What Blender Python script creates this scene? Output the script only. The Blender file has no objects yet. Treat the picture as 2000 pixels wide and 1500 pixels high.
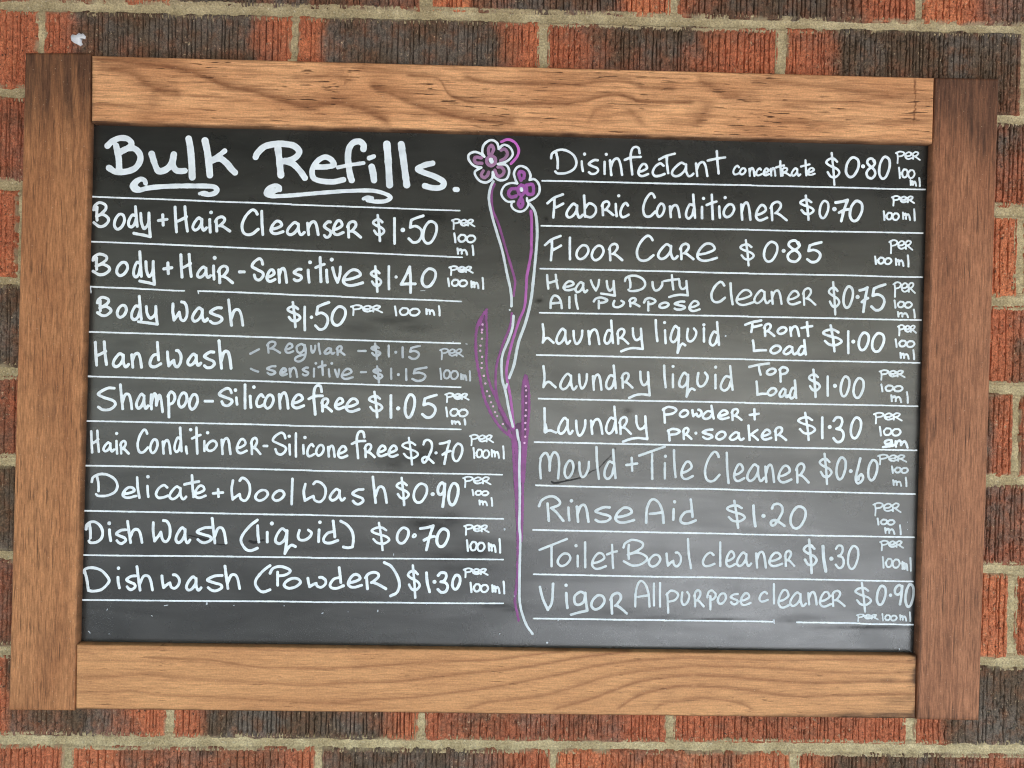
import bpy, math
import numpy as np
from mathutils import Euler

sc = bpy.context.scene
COL = sc.collection

# ------------------------------------------------------------------ camera
CAM_LOC = np.array([-0.01065, -0.700, 0.00996])
CAM_ROT = (math.pi / 2 - 0.0047, -0.02159, -0.01895)
FPX = 1500.0                                   # focal length in pixels of a 2000 px wide frame
cam_d = bpy.data.cameras.new('camera')
cam_d.sensor_width = 36.0
cam_d.lens = 36.0 * FPX / 2000.0
cam_d.clip_start = 0.01
cam_d.clip_end = 500.0
cam = bpy.data.objects.new('camera', cam_d)
COL.objects.link(cam)
cam.location = CAM_LOC
cam.rotation_euler = CAM_ROT
sc.camera = cam

# ------------------------------------------------------------------ sky, sun, exposure
SUN_EL, SUN_AZ = math.radians(37), math.radians(15)     # azimuth measured from straight in front of the wall, + = right
world = bpy.data.worlds.new('World')
sc.world = world
world.use_nodes = True
wn = world.node_tree.nodes
sky = wn.new('ShaderNodeTexSky')
sky.sky_type = 'NISHITA'
sky.sun_disc = False
sky.sun_elevation = SUN_EL
sky.sun_rotation = math.pi - SUN_AZ            # the street side is -Y
sky.dust_density = 0.3
sky.ozone_density = 3.0
sky.air_density = 1.0
bg = wn['Background']
bg.inputs['Strength'].default_value = 0.05
world.node_tree.links.new(sky.outputs[0], bg.inputs[0])
sun_d = bpy.data.lights.new('sun', 'SUN')
sun_d.energy = 5.0
sun_d.angle = math.radians(4)
sun_d.color = (1.0, 0.98, 0.95)
sun = bpy.data.objects.new('sun', sun_d)
COL.objects.link(sun)
sun.rotation_euler = Euler((math.pi / 2 - SUN_EL, 0, SUN_AZ), 'XYZ')
sc.view_settings.view_transform = 'Standard'
sc.view_settings.look = 'None'
sc.view_settings.gamma = 1.0
sc.view_settings.use_curve_mapping = False
sc.view_settings.exposure = 3.65
sc.render.engine = 'CYCLES'
sc.cycles.use_denoising = True
sc.cycles.denoiser = 'OPENIMAGEDENOISE'
sc.cycles.denoising_input_passes = 'RGB_ALBEDO_NORMAL'
sc.cycles.denoising_prefilter = 'NONE'
sc.cycles.use_guiding = True
sc.cycles.use_surface_guiding = True
sc.cycles.use_adaptive_sampling = False
sc.cycles.max_bounces = 4
sc.cycles.pixel_filter_type = 'BLACKMAN_HARRIS'
sc.cycles.filter_width = 1.05
sc.cycles.sample_clamp_indirect = 6.0

CAM_M = np.array(Euler(CAM_ROT, 'XYZ').to_matrix())


def on_plane(px, y):
    """measured photo points -> real points on the vertical plane at depth y (metres)"""
    px = np.atleast_2d(np.asarray(px, float))
    d = np.stack([(px[:, 0] - 1000) / FPX, -(px[:, 1] - 750) / FPX, -np.ones(len(px))], 1) @ CAM_M.T
    t = (y - CAM_LOC[1]) / d[:, 1]
    q = CAM_LOC + t[:, None] * d
    q[:, 1] = y
    return q


# ------------------------------------------------------------------ helpers
def tag(o, label=None, cat=None, kind=None, group=None):
    if label: o['label'] = label
    if cat: o['category'] = cat
    if kind: o['kind'] = kind
    if group: o['group'] = group
    return o


def empty(name, loc=(0, 0, 0)):
    o = bpy.data.objects.new(name, None)
    o.location = loc
    o.empty_display_size = 0.05
    COL.objects.link(o)
    return o


def mesh_obj(name, V, F, mat, parent=None, attrs=None, smooth=True, loc=None):
    V = np.asarray(V, np.float32)
    F = np.asarray(F, np.int32)
    k = F.shape[1]
    me = bpy.data.meshes.new(name)
    me.vertices.add(len(V))
    me.vertices.foreach_set('co', V.ravel())
    me.loops.add(F.size)
    me.loops.foreach_set('vertex_index', F.ravel())
    me.polygons.add(len(F))
    me.polygons.foreach_set('loop_start', np.arange(0, F.size, k, dtype=np.int32))
    if smooth:
        me.polygons.foreach_set('use_smooth', np.ones(len(F), bool))
    for n, a in (attrs or {}).items():
        at = me.attributes.new(n, 'FLOAT', 'POINT')
        at.data.foreach_set('value', np.asarray(a, np.float32).ravel())
    me.update(calc_edges=True)
    me.validate()
    me.materials.append(mat)
    o = bpy.data.objects.new(name, me)
    COL.objects.link(o)
    if parent is not None:
        o.parent = parent
    return o


def grid_faces(nx, ny):
    i, j = np.meshgrid(np.arange(nx - 1), np.arange(ny - 1), indexing='ij')
    a = i * ny + j
    return np.stack([a, a + ny, a + ny + 1, a + 1], -1).reshape(-1, 4)


def hsh(ix, iy, seed):
    h = (ix.astype(np.int64) * 374761393 + iy.astype(np.int64) * 668265263 + seed * 1274126177) & 0xffffffff
    h = ((h ^ (h >> 13)) * 1274126177) & 0xffffffff
    h = h ^ (h >> 16)
    return (h & 0xffff) / 65535.0


def vn(x, y, seed=0):
    """value noise 0..1"""
    x, y = np.broadcast_arrays(np.asarray(x, float), np.asarray(y, float))
    ix, iy = np.floor(x), np.floor(y)
    fx, fy = x - ix, y - iy
    fx = fx * fx * (3 - 2 * fx)
    fy = fy * fy * (3 - 2 * fy)
    a, b = hsh(ix, iy, seed), hsh(ix + 1, iy, seed)
    c, d = hsh(ix, iy + 1, seed), hsh(ix + 1, iy + 1, seed)
    return (a * (1 - fx) + b * fx) * (1 - fy) + (c * (1 - fx) + d * fx) * fy


def fbm(x, y, seed=0, o=3):
    s, a, t = 0, 1.0, 0
    for k in range(o):
        s = s + a * vn(x * 2 ** k, y * 2 ** k, seed + 17 * k)
        t += a
        a *= 0.5
    return s / t


def sstep(a, b, x):
    t = np.clip((x - a) / (b - a), 0, 1)
    return t * t * (3 - 2 * t)


def spline(P, step=1.0, closed=False):
    """Catmull-Rom through the points, resampled"""
    P = np.asarray(P, float)
    if len(P) < 2:
        return P
    if closed:
        Q = np.vstack([P[-1], P, P[0], P[1]])
    else:
        Q = np.vstack([2 * P[0] - P[1], P, 2 * P[-1] - P[-2]])
    out = []
    for i in range(1, len(Q) - 2):
        p0, p1, p2, p3 = Q[i - 1:i + 3]
        n = max(2, int(np.linalg.norm(p2 - p1) / step) + 1)
        t = np.linspace(0, 1, n, endpoint=False)[:, None]
        out.append(0.5 * (2 * p1 + (p2 - p0) * t + (2 * p0 - 5 * p1 + 4 * p2 - p3) * t ** 2
                          + (3 * p1 - p0 - 3 * p2 + p3) * t ** 3))
    out.append(Q[-2][None])
    return np.vstack(out)


# ------------------------------------------------------------------ node helpers
class NT:
    def __init__(self, name):
        self.m = bpy.data.materials.new(name)
        self.m.use_nodes = True
        self.t = self.m.node_tree
        self.b = self.t.nodes['Principled BSDF']
        self.geo = self.t.nodes.new('ShaderNodeNewGeometry')

    def n(self, ty, **kw):
        o = self.t.nodes.new(ty)
        for k, v in kw.items():
            setattr(o, k, v)
        return o

    def l(self, a, b):
        self.t.links.new(a, b)

    def val(self, sock, v):
        if isinstance(v, bpy.types.NodeSocket):
            self.l(v, sock)
        else:
            sock.default_value = v

    def attr(self, name):
        return self.n('ShaderNodeAttribute', attribute_name=name).outputs['Fac']

    def pos(self, scale=(1, 1, 1), off=(0, 0, 0)):
        m = self.n('ShaderNodeMapping')
        m.inputs['Scale'].default_value = scale
        m.inputs['Location'].default_value = off
        self.l(self.geo.outputs['Position'], m.inputs['Vector'])
        return m.outputs[0]

    def noise(self, vec, scale, detail=3, rough=0.5, dist=0.0):
        o = self.n('ShaderNodeTexNoise')
        self.l(vec, o.inputs['Vector'])
        o.inputs['Scale'].default_value = scale
        o.inputs['Detail'].default_value = detail
        o.inputs['Roughness'].default_value = rough
        o.inputs['Distortion'].default_value = dist
        return o.outputs['Fac']

    def math(self, op, a, b=0.5, c=None, clamp=False):
        o = self.n('ShaderNodeMath', operation=op, use_clamp=clamp)
        self.val(o.inputs[0], a)
        self.val(o.inputs[1], b)
        if c is not None:
            self.val(o.inputs[2], c)
        return o.outputs[0]

    def ramp(self, f, a, b):
        o = self.n('ShaderNodeMapRange', interpolation_type='SMOOTHSTEP')
        self.val(o.inputs['Value'], f)
        o.inputs['From Min'].default_value = a
        o.inputs['From Max'].default_value = b
        return o.outputs[0]

    def mix(self, f, a, b, mode='MIX'):
        o = self.n('ShaderNodeMix', data_type='RGBA', blend_type=mode)
        self.val(o.inputs[0], f)
        for s, v in ((o.inputs[6], a), (o.inputs[7], b)):
            if isinstance(v, tuple):
                s.default_value = (*v, 1)
            else:
                self.l(v, s)
        return o.outputs[2]

    def grit(self, c, scale, amp, detail=3, off=(0, 0, 0), sc=(1, 1, 1)):
        """fine grainy variation of the surface colour itself"""
        f = self.ramp(self.noise(self.pos(scale=sc, off=off), scale, detail, 0.7), 0.30, 0.70)
        return self.mix(f, self.mix(1.0, c, (1 - amp,) * 3, 'MULTIPLY'), self.mix(1.0, c, (1 + amp,) * 3, 'MULTIPLY'))

    def bump(self, h, strength, dist):
        o = self.n('ShaderNodeBump')
        self.l(h, o.inputs['Height'])
        o.inputs['Strength'].default_value = strength
        o.inputs['Distance'].default_value = dist
        self.l(o.outputs[0], self.b.inputs['Normal'])

    def out(self, col, rough, spec=0.5):
        self.val(self.b.inputs['Base Color'], col if not isinstance(col, tuple) else (*col, 1))
        self.val(self.b.inputs['Roughness'], rough)
        self.b.inputs['Specular IOR Level'].default_value = spec
        return self.m


def mat_brick():
    t = NT('wire_cut_brick')
    fl, tone = t.attr('flash'), t.attr('tone')
    p = t.pos()
    red = t.mix(tone, (0.30, 0.080, 0.040), (0.53, 0.175, 0.078))
    red = t.mix(t.ramp(t.noise(p, 60, 4), 0.35, 0.75), red, (0.37, 0.112, 0.055))
    brown = t.mix(t.ramp(t.noise(p, 22, 3), 0.38, 0.62), (0.094, 0.060, 0.037), (0.122, 0.096, 0.076))
    brown = t.mix(t.ramp(t.noise(p, 90, 3), 0.45, 0.8), brown, (0.150, 0.072, 0.040))
    f2 = t.math('ADD', fl, t.math('MULTIPLY', t.math('SUBTRACT', t.noise(p, 75, 5, 0.65), 0.5), 0.8))
    f2 = t.math('ADD', f2, t.math('MULTIPLY', t.math('SUBTRACT', t.noise(t.pos(off=(1, 2, 3)), 26, 3, 0.6), 0.5), 0.75))
    c = t.mix(t.ramp(f2, 0.08, 0.98), red, brown)
    # sandy specks and small burnt pits
    sp = t.ramp(t.noise(p, 330, 2, 0.6), 0.63, 0.69)
    sp = t.math('MULTIPLY', sp, t.ramp(t.noise(p, 55, 2), 0.40, 0.62))
    c = t.mix(t.math('MULTIPLY', sp, 0.75), c, (0.42, 0.30, 0.19))
    pit = t.ramp(t.noise(t.pos(off=(3.1, 1.7, 0.4)), 300, 2, 0.6), 0.64, 0.70)
    c = t.mix(t.math('MULTIPLY', pit, 0.8), c, (0.03, 0.022, 0.018))
    c = t.grit(c, 620, 0.42)
    c = t.grit(c, 210, 0.22, 3, (4, 4, 4))
    c = t.mix(t.math('MULTIPLY', t.attr('smear'), 0.8), c, (0.36, 0.29, 0.18))
    t.bump(t.noise(p, 900, 4, 0.65), 0.55, 0.0006)
    return t.out(c, 0.88, 0.3)


def mat_mortar():
    t = NT('sandy_mortar')
    p = t.pos()
    c = t.mix(t.ramp(t.noise(p, 35, 3), 0.35, 0.68), (0.345, 0.270, 0.150), (0.475, 0.385, 0.228))
    c = t.mix(t.math('MULTIPLY', t.attr('smear'), 0.55), c, (0.36, 0.27, 0.155))
    g = t.ramp(t.noise(p, 800, 2, 0.6), 0.60, 0.70)
    c = t.mix(t.math('MULTIPLY', g, 0.6), c, (0.16, 0.125, 0.085))
    g2 = t.ramp(t.noise(t.pos(off=(1.3, 0.2, 5.1)), 700, 2, 0.6), 0.63, 0.72)
    c = t.mix(t.math('MULTIPLY', g2, 0.6), c, (0.58, 0.54, 0.45))
    c = t.grit(c, 560, 0.30)
    c = t.grit(c, 120, 0.12, 3, (2, 4, 4))
    t.bump(t.noise(p, 850, 4, 0.7), 0.7, 0.0008)
    return t.out(c, 0.92, 0.25)


def mat_wood(name, axis, light, mid, dark, seed, pore=0.5, fib=0.6, pl=45, pw=430, pt=0.60):
    """axis 0: grain along x, 2: along z. attrs: grain (growth lines), stain (dark oil staining, plus recess shade painted on the sides)"""
    t = NT(name)
    al, ac = (2.2, 46.0)
    s = (al, 8, ac) if axis == 0 else (ac, 8, al)
    p = t.pos(scale=s, off=(seed, seed * 2.3, seed * 1.1))
    fine = t.noise(p, 9.0, 4, 0.6)
    broad = t.noise(t.pos(scale=(3, 4, 12) if axis == 0 else (12, 4, 3), off=(seed, 0, seed)), 2.2, 3, 0.55, 0.6)
    c = t.mix(t.ramp(broad, 0.32, 0.68), light, mid)
    c = t.mix(t.math('MULTIPLY', t.ramp(fine, 0.44, 0.64), fib), c, dark)
    c = t.mix(t.math('MULTIPLY', t.attr('grain'), 0.9, clamp=True), c, dark)
    # short dark pores along the grain
    s2 = (pl, 8, pw) if axis == 0 else (pw, 8, pl)
    po = t.ramp(t.noise(t.pos(scale=s2, off=(seed * 3, 0, seed)), 1.0, 2, 0.5), pt, pt + .06)
    po = t.math('MULTIPLY', po, t.ramp(t.noise(t.pos(scale=(1, 1, 1), off=(seed, 3, 1)), 18, 2), 0.35, 0.60))
    d2 = tuple(x * 0.35 for x in dark)
    c = t.mix(t.math('MULTIPLY', po, pore), c, d2)
    st = t.math('ADD', t.attr('stain_shade'), t.math('MULTIPLY', t.math('SUBTRACT', fine, 0.5), 0.5))
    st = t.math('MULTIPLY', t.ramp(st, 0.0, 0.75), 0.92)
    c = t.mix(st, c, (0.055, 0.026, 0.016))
    c = t.grit(c, 560, 0.11)
    c = t.grit(c, 1.0, 0.13 if axis == 0 else 0.26, 2, (seed, 1, 2), (60, 8, 620) if axis == 0 else (640, 8, 70))
    # fine saw chatter, tiny pale flecks
    fl = t.ramp(t.noise(t.pos(off=(seed, 9, 2)), 520, 1), 0.70, 0.76)
    c = t.mix(t.math('MULTIPLY', fl, 0.22), c, (0.75, 0.58, 0.42))
    t.bump(t.math('ADD', fine, t.math('MULTIPLY', po, -0.8)), 0.25, 0.0006)
    return t.out(c, 0.62, 0.22)


def mat_board():
    t = NT('blackboard_paint')
    p = t.pos()
    dust = t.math('MULTIPLY', t.ramp(t.noise(p, 9, 4, 0.6, 0.8), 0.35, 0.75), 0.6)
    grain = t.noise(p, 900, 3, 0.7)
    c = t.mix(dust, (0.0065, 0.0072, 0.0070), (0.0100, 0.0108, 0.0105))
    sp = t.ramp(t.noise(p, 650, 2, 0.65), 0.66, 0.76)
    c = t.mix(t.math('MULTIPLY', sp, 0.35), c, (0.10, 0.105, 0.10))
    # powdery residue of older writing, patchy
    rs = t.math('MULTIPLY', t.ramp(t.noise(t.pos(off=(2, 5, 7)), 1100, 2, 0.7), 0.60, 0.70), t.attr('residue'))
    c = t.mix(t.math('MULTIPLY', rs, 0.75), c, (0.34, 0.35, 0.36))
    c = t.mix(t.attr('smudge'), c, (0.003, 0.003, 0.003))
    wp = t.n('ShaderNodeMapping')
    wp.inputs['Rotation'].default_value = (0, 0.5, 0)
    wp.inputs['Scale'].default_value = (5, 1, 22)
    t.l(t.geo.outputs['Position'], wp.inputs['Vector'])
    wipe = t.noise(wp.outputs[0], 1.4, 4, 0.6, 0.7)
    sheen = t.math('MULTIPLY_ADD', t.ramp(wipe, 0.3, 0.7), 0.26, 0.60)
    sheen = t.math('MULTIPLY', sheen, t.math('SUBTRACT', 1.0, t.math('MULTIPLY', t.attr('smudge'), 0.9)))
    r = t.math("ADD", 0.22, t.math("MULTIPLY", t.noise(p, 40, 3), 0.12))
    t.bump(grain, 0.30, 0.0004)
    m = t.out(c, r, 0.72)
    t.l(sheen, t.b.inputs['Specular IOR Level'])
    return m


def mat_ink(name, thick, thin, rough=0.5):
    """attr ink: 1 fully covering, lower where the pen ran thin"""
    t = NT(name)
    p = t.pos()
    f = t.math('ADD', t.attr('ink'), t.math('MULTIPLY', t.math('SUBTRACT', t.noise(p, 260, 3), 0.5), 0.55))
    f = t.math('MAXIMUM', t.math('MINIMUM', f, 1.0), 0.0)
    c = t.mix(f, thin, thick)
    t.bump(t.noise(p, 900, 2), 0.15, 0.0003)
    return t.out(c, rough, 0.4)


def mat_flat(name, c, r, sc_=30, var=0.25):
    t = NT(name)
    p = t.pos()
    c2 = tuple(x * (1 - var) for x in c)
    return t.out(t.mix(t.noise(p, sc_, 4), c, c2), r, 0.3)


M_BRICK, M_MORTAR = mat_brick(), mat_mortar()
M_TOP = mat_wood('oiled_timber_honey', 0, (0.76, 0.395, 0.188), (0.56, 0.262, 0.118), (0.180, 0.064, 0.026), 1.7, 0.95, 0.42, 45, 480, .595)
M_BOT = mat_wood('oiled_timber_pale', 0, (0.60, 0.305, 0.136), (0.505, 0.245, 0.108), (0.235, 0.090, 0.040), 4.3, 0.60, 0.20, 60, 560, .635)
M_LEFT = mat_wood('oiled_timber_brown', 2, (0.47, 0.212, 0.092), (0.355, 0.148, 0.062), (0.120, 0.044, 0.020), 7.9, 0.60, 0.26, 34, 640, .585)
M_RIGHT = mat_wood('oiled_timber_red_brown', 2, (0.39, 0.168, 0.086), (0.295, 0.120, 0.060), (0.095, 0.035, 0.018), 11.2, 0.60, 0.34, 26, 680, .575)
M_BOARD = mat_board()
WHITE = mat_ink('white_chalk_ink', (0.78, 0.84, 0.89), (0.46, 0.51, 0.56))
GREY = mat_ink('thin_white_chalk_ink', (0.60, 0.66, 0.70), (0.36, 0.41, 0.44))
MIDW = mat_ink('chalk_ink_white_slightly_thin', (0.70, 0.76, 0.80), (0.42, 0.47, 0.50))
FAINT = mat_ink('faded_white_chalk_ink', (0.46, 0.50, 0.55), (0.20, 0.22, 0.24))
PINK = mat_ink('pink_chalk_ink', (0.55, 0.13, 0.52), (0.30, 0.08, 0.30))
PURPLE = mat_ink('purple_chalk_ink', (0.29, 0.065, 0.27), (0.120, 0.036, 0.115))
MAUVE = mat_ink('mauve_chalk_ink', (0.33, 0.16, 0.30), (0.16, 0.09, 0.15))
BLACK = mat_flat('black_pen', (0.010, 0.010, 0.011), 0.55)

# ------------------------------------------------------------------ unseen ground and shade slab, added to shape the light
gv = [(-40, -60, -1.36), (40, -60, -1.36), (40, 0.03, -1.36), (-40, 0.03, -1.36)]
tag(mesh_obj('added_dark_ground', gv, [[0, 1, 2, 3]], mat_flat('dark_ground_grey', (0.045, 0.048, 0.052), 0.9, 3), smooth=False), kind='structure')  # unseen dark ground, added so the board's left side reflects little
PX0, PX1, PY1 = 0.15, 2.6, -6.5
pv = [(x, y, z) for z in (-1.35, -1.355) for x, y in ((PX0, PY1), (PX1, PY1), (PX1, 0.028), (PX0, 0.028))]
BOXF = [[0, 1, 2, 3], [7, 6, 5, 4], [0, 4, 5, 1], [1, 5, 6, 2], [2, 6, 7, 3], [3, 7, 4, 0]]
tag(mesh_obj('added_bounce_slab', pv, BOXF, mat_flat('bounce_slab_pale', (0.56, 0.585, 0.62), 0.85, 3, .1), smooth=False), kind='structure')  # unseen pale slab, added to bounce sun onto wall and board
# added unseen slab: it keeps direct sun and high sky off the board
CD, CH, CF = -4.2, 1.0, 0.42
cv = [(x, y, z) for z in (CH + .12, CH) for x, y in ((-5, CD), (5, CD), (5, 0.14), (-5, 0.14))]
cv += [(x, y, z) for z in (CH - .002, CF) for x, y in ((-5, CD - .1), (5, CD - .1), (5, CD), (-5, CD))]        # added front lip, cuts low sky out of the reflection
tag(mesh_obj('added_shade_slab', cv, BOXF + [[q + 8 for q in f] for f in BOXF], mat_flat('shade_slab_dark', (0.03, 0.03, 0.03), 0.8, 5), smooth=False), kind='structure')

# ------------------------------------------------------------------ brick wall
WALL_Y = 0.024
wall = tag(empty('brick_wall', (0, WALL_Y, -1.35)), 'red and dark brown wire cut brick wall with sandy cream mortar, behind the framed chalkboard', 'wall')
OFF = np.array([0, WALL_Y, -1.35])
JL = {-2: 523, -1: 436, 0: 349.0, 1: 268.0, 2: 181, 3: 93, 4: 8.5, 5: -76, 6: -163.4, 7: -252, 8: -336.6, 9: -422, 10: -508}
JR = {-2: 527, -1: 441, 0: 355.2, 1: 270.2, 2: 181.5, 3: 95.6, 4: 11.2, 5: -75, 6: -161, 7: -249.8, 8: -333.8, 9: -420, 10: -506}

for _k in range(3, 6):
    JL[-_k], JR[-_k] = JL[-2] + 86 * (_k - 2), JR[-2] + 86 * (_k - 2)
for _k in range(11, 18):
    JL[_k], JR[_k] = JL[10] - 86 * (_k - 10), JR[10] - 86 * (_k - 10)


def joint(r, x):
    return JL[r] + (JR[r] - JL[r]) * (x + 463) / 929.0


PERP = {0: [-86.2, 148.6, 383.0], 1: [-442.4, -207.5, 25.5, 253.1, 486], 3: [-458, -222, 12, 250, 486.3],
        8: [-310.9, -75.9, 160.2, 390.8], 9: [-405.7, -170.8, 50.5, 278.9]}
# flash profile of the bricks seen in the photo: row -> {brick index: [(x mm, darkness) ...], tone, vertical tilt}
FL = {
    (0, -86.2): ([(-300, .9), (-130, .75), (-95, .55)], .3, 0),
    (0, 148.6): ([(-80, 0), (-50, .2), (-38, .8), (90, .85), (105, .2), (145, 0)], .9, 0),
    (0, 383.0): ([(153, .2), (175, .8), (280, .85), (325, .45), (345, .1), (380, .05)], .35, -.2),
    (0, 618): ([(388, 0), (430, .1), (445, .55), (480, .8)], .8, 0),
    (1, -442.4): ([(-600, .3), (-500, 0), (-445, 0)], .55, 0),
    (1, -207.5): ([(-438, .05), (-420, .25), (-405, .85), (-250, .95), (-238, .45), (-212, .1)], .45, .1),
    (1, 25.5): ([(-202, .1), (-188, .2), (-175, .85), (-30, 1), (-10, .5), (8, .1), (22, 0)], .65, 0),
    (1, 253.1): ([(30, .05), (55, .2), (75, .62), (150, .75), (185, .35), (215, .05), (250, 0)], .45, .55),
    (1, 486): ([(258, .1), (295, .3), (312, .9), (455, 1), (478, .7), (484, .55)], .4, .25),
    (2, -323): ([(-600, .3), (-455, .4), (-400, .5)], .15, .1),
    (2, 616): ([(385, .6), (462, .55), (480, .5), (520, .4)], .35, .5),
    (3, -458): ([(-690, 0), (-463, 0)], .6, 0),
    (3, 486.3): ([(255, .6), (440, .25), (470, .05), (484, 0)], .75, 0),
    (4, -330): ([(-560, .9), (-330, .9)], .1, 0),
    (4, 620): ([(395, .1), (470, .1), (482, .5), (600, .8)], .4, -.3),
    (5, -450): ([(-690, .7), (-470, .6), (-452, .3)], .15, 0),
    (5, 486): ([(255, .7), (455, .85), (468, .35), (480, .1)], .55, 0),
    (6, -330): ([(-560, 1), (-330, 1)], .1, 0),
    (6, 620): ([(395, .8), (470, .6), (600, .5)], .1, .1),
    (7, -450): ([(-690, .65), (-462, .6), (-452, .4)], .1, 0),
    (7, 486): ([(255, .7), (450, .4), (456, .2), (480, 0)], .8, 0),
    (8, -310.9): ([(-560, 0), (-468, .1), (-458, .75), (-390, .8), (-360, .5), (-335, .15), (-313, .05)], .6, 0),
    (8, -75.9): ([(-306, 0), (-285, .2), (-270, .9), (-120, .9), (-100, .4), (-80, .1)], .5, 0),
    (8, 160.2): ([(-71, .3), (-20, .5), (60, .55), (110, .6), (130, .2), (156, .05)], .3, .2),
    (8, 390.8): ([(165, .2), (190, .3), (220, .5), (300, .5), (340, .3), (386, .05)], .35, .6),
    (8, 625): ([(395, .05), (415, .3), (425, .75), (455, .95), (600, .95)], .4, 0),
    (9, -405.7): ([(-640, .3), (-440, .2), (-410, 0)], .5, 0),
    (9, -170.8): ([(-401, .05), (-370, .2), (-350, .55), (-215, .6), (-195, .2), (-175, 0)], .55, 0),
    (9, 50.5): ([(-166, .7), (-120, .9), (-60, .95), (-20, .7), (15, .3), (46, .05)], .35, 0),
    (9, 278.9): ([(55, 0), (100, .15), (118, .48), (220, .45), (245, .1), (275, 0)], .8, 0),
    (9, 515): ([(284, .05), (310, .4), (325, .85), (420, .9), (440, .6), (480, .5)], .45, 0),
}


def build_wall():
    BV, BF, A = [], [], {'flash': [], 'tone': [], 'smear': []}
    nb = 0
    rng = np.random.default_rng(5)
    joints = []                                 # perpends for the mortar
    for r in range(-5, 16):
        base = PERP.get(r + 1)
        if base is None:
            base = [-323, -88, 147, 381] if r % 2 else [-450, -215, 20, 255, 486]
            if r + 1 in (4, 6): base = [-330, -90, 150, 390]
        base = sorted(base)
        while base[0] > -1450: base.insert(0, base[0] - 235)
        while base[-1] < 1450: base.append(base[-1] + 235 if base[-1] not in (381, 383.0, 390, 390.8, 278.9) else
                                          {381: 616, 383.0: 618, 390: 620, 390.8: 625, 278.9: 515}[base[-1]])
        for k in range(len(base) - 1):
            xl, xr = base[k], base[k + 1]
            joints.append((r, xr))
            hj = 2.7 + rng.uniform(-.4, .5)
            xa, xb = xl + hj, xr - hj
            xm = (xa + xb) / 2
            vis_x = xb > -505 and xa < 505
            vis = vis_x and (r in (-1, 0, 7, 8) or (1 <= r <= 6 and (xb > 415 or xa < -415)))
            if not vis and (abs(xm) > 640):
                stepx, stepz = 4.0, 6.0
            elif not vis:
                stepx, stepz = 2.5, 5.0
            else:
                stepx, stepz = 0.30, 1.5
            nx, nz = int((xb - xa + 6) / stepx) + 2, int(80 / stepz) + 2
            x = np.linspace(xa - 3, xb + 3, nx)[:, None]
            tt = np.linspace(0, 1, nz)[None, :]
            zt, zb = joint(r, x) - 2.5, joint(r + 1, x) + 2.5
            z = zb + (zt - zb) * tt
            X = np.broadcast_to(x, z.shape)
            sd = int(rng.integers(1, 9999))
            # ragged edge distance
            ex = np.minimum(X - xa, xb - X) + 2.0 * (fbm(X / 7, z / 7, sd) - .5)
            ez = np.minimum(zt - z, z - zb) + 3.6 * (fbm(X / 8, z / 8, sd + 5, 4) - .5) - 1.0
            e = np.minimum(ex, ez)
            h = -5.0 * (1 - sstep(-2.0, 2.6, e))
            # wire-cut grooves
            g = 0
            pit = rng.uniform(4.0, 5.4)
            gs = rng.uniform(.55, 1.15)
            rs = 1.6 - .8 * gs
            xs = xa + 2.5
            while xs < xb - 1 and stepx < 1:
                wob = 1.5 * (fbm(z / 16 + xs, z * 0 + xs * .7, sd + 3, 3) - .5)
                w = 0.36 + .34 * vn(z / 9, z * 0 + xs, sd + 7)
                dep = gs * sstep(.18, .5, fbm(X / 28 + xs, z / 16, sd + 23)) * sstep(-.5, 4.5, e) * np.clip(4.2 * (vn(z / 7 + 3 * xs, z * 0 + xs, sd + 9) + .22 + rng.uniform(-.25, .4)), 0.3, 4.6)
                g = np.maximum(g, dep * np.exp(-((X - xs - wob) / w) ** 4))
                xs += pit * rng.uniform(.55, 1.5)
            h = h - g
            h = h + 1.0 * (fbm(X / 9, z / 9, sd + 11, 4) - .5) + rs * (vn(X / 1.4, z / 1.8, sd + 13) - .5) - 2.2 * sstep(.80, .9, vn(X / 1.7, z / 2.2, sd + 18)) * sstep(.35, .6, vn(X / 25, z / 20, sd + 19))
            # chips
            h = h - 2.4 * sstep(.84, .92, vn(X / 2.6, z / 2.6, sd + 15)) - 1.6 * sstep(.78, .9, vn(X / 8, z / 5, sd + 16)) * vn(X / 2, z / 2, sd + 17)
            h = h + rng.uniform(-.8, .8) + (X - xm) * rng.uniform(-.003, .003)
            pr = FL.get((r + 1, xr))
            if pr is None:
                c0, c1 = rng.uniform(.0, .5), rng.uniform(.4, 1)
                pr = ([(xa, c0), (xa + 45, c1), (xb - 45, c1), (xb, c0)], rng.uniform(.2, .8), 0)
            fx = np.interp(X + 9 * (fbm(X / 25, z / 25, sd + 21) - .5), [q[0] for q in pr[0]], [q[1] for q in pr[0]])
            fl = fx + pr[2] * (tt - .5)
            sm = (1 - sstep(0.5, 3.5, e)) * sstep(.42, .62, vn(X / 9, z / 5, sd + 31))
            V = np.stack([X / 1000, -h / 1000, z / 1000 + 1.35], -1).reshape(-1, 3)
            BV.append(V)
            BF.append(grid_faces(nx, nz) + nb)
            nb += len(V)
            A['flash'].append(fl.ravel())
            A['tone'].append(np.full(fl.size, pr[1]) + .5 * (fbm(X / 30, z / 30, sd + 41) - .5).ravel())
            A['smear'].append(sm.ravel())
    mesh_obj('brick_face', np.vstack(BV), np.vstack(BF), M_BRICK, wall, {k: np.concatenate(v) for k, v in A.items()})
    # mortar joints: one height field per strip
    MV, MF, MS = [], [], []
    nb = 0

    def add(X, Z, h, sm):
        nonlocal nb
        V = np.stack([X / 1000, -h / 1000, Z / 1000 + 1.35], -1).reshape(-1, 3)
        MV.append(V)
        MF.append(grid_faces(*X.shape) + nb)
        MS.append(sm.ravel())
        nb += len(V)
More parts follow.
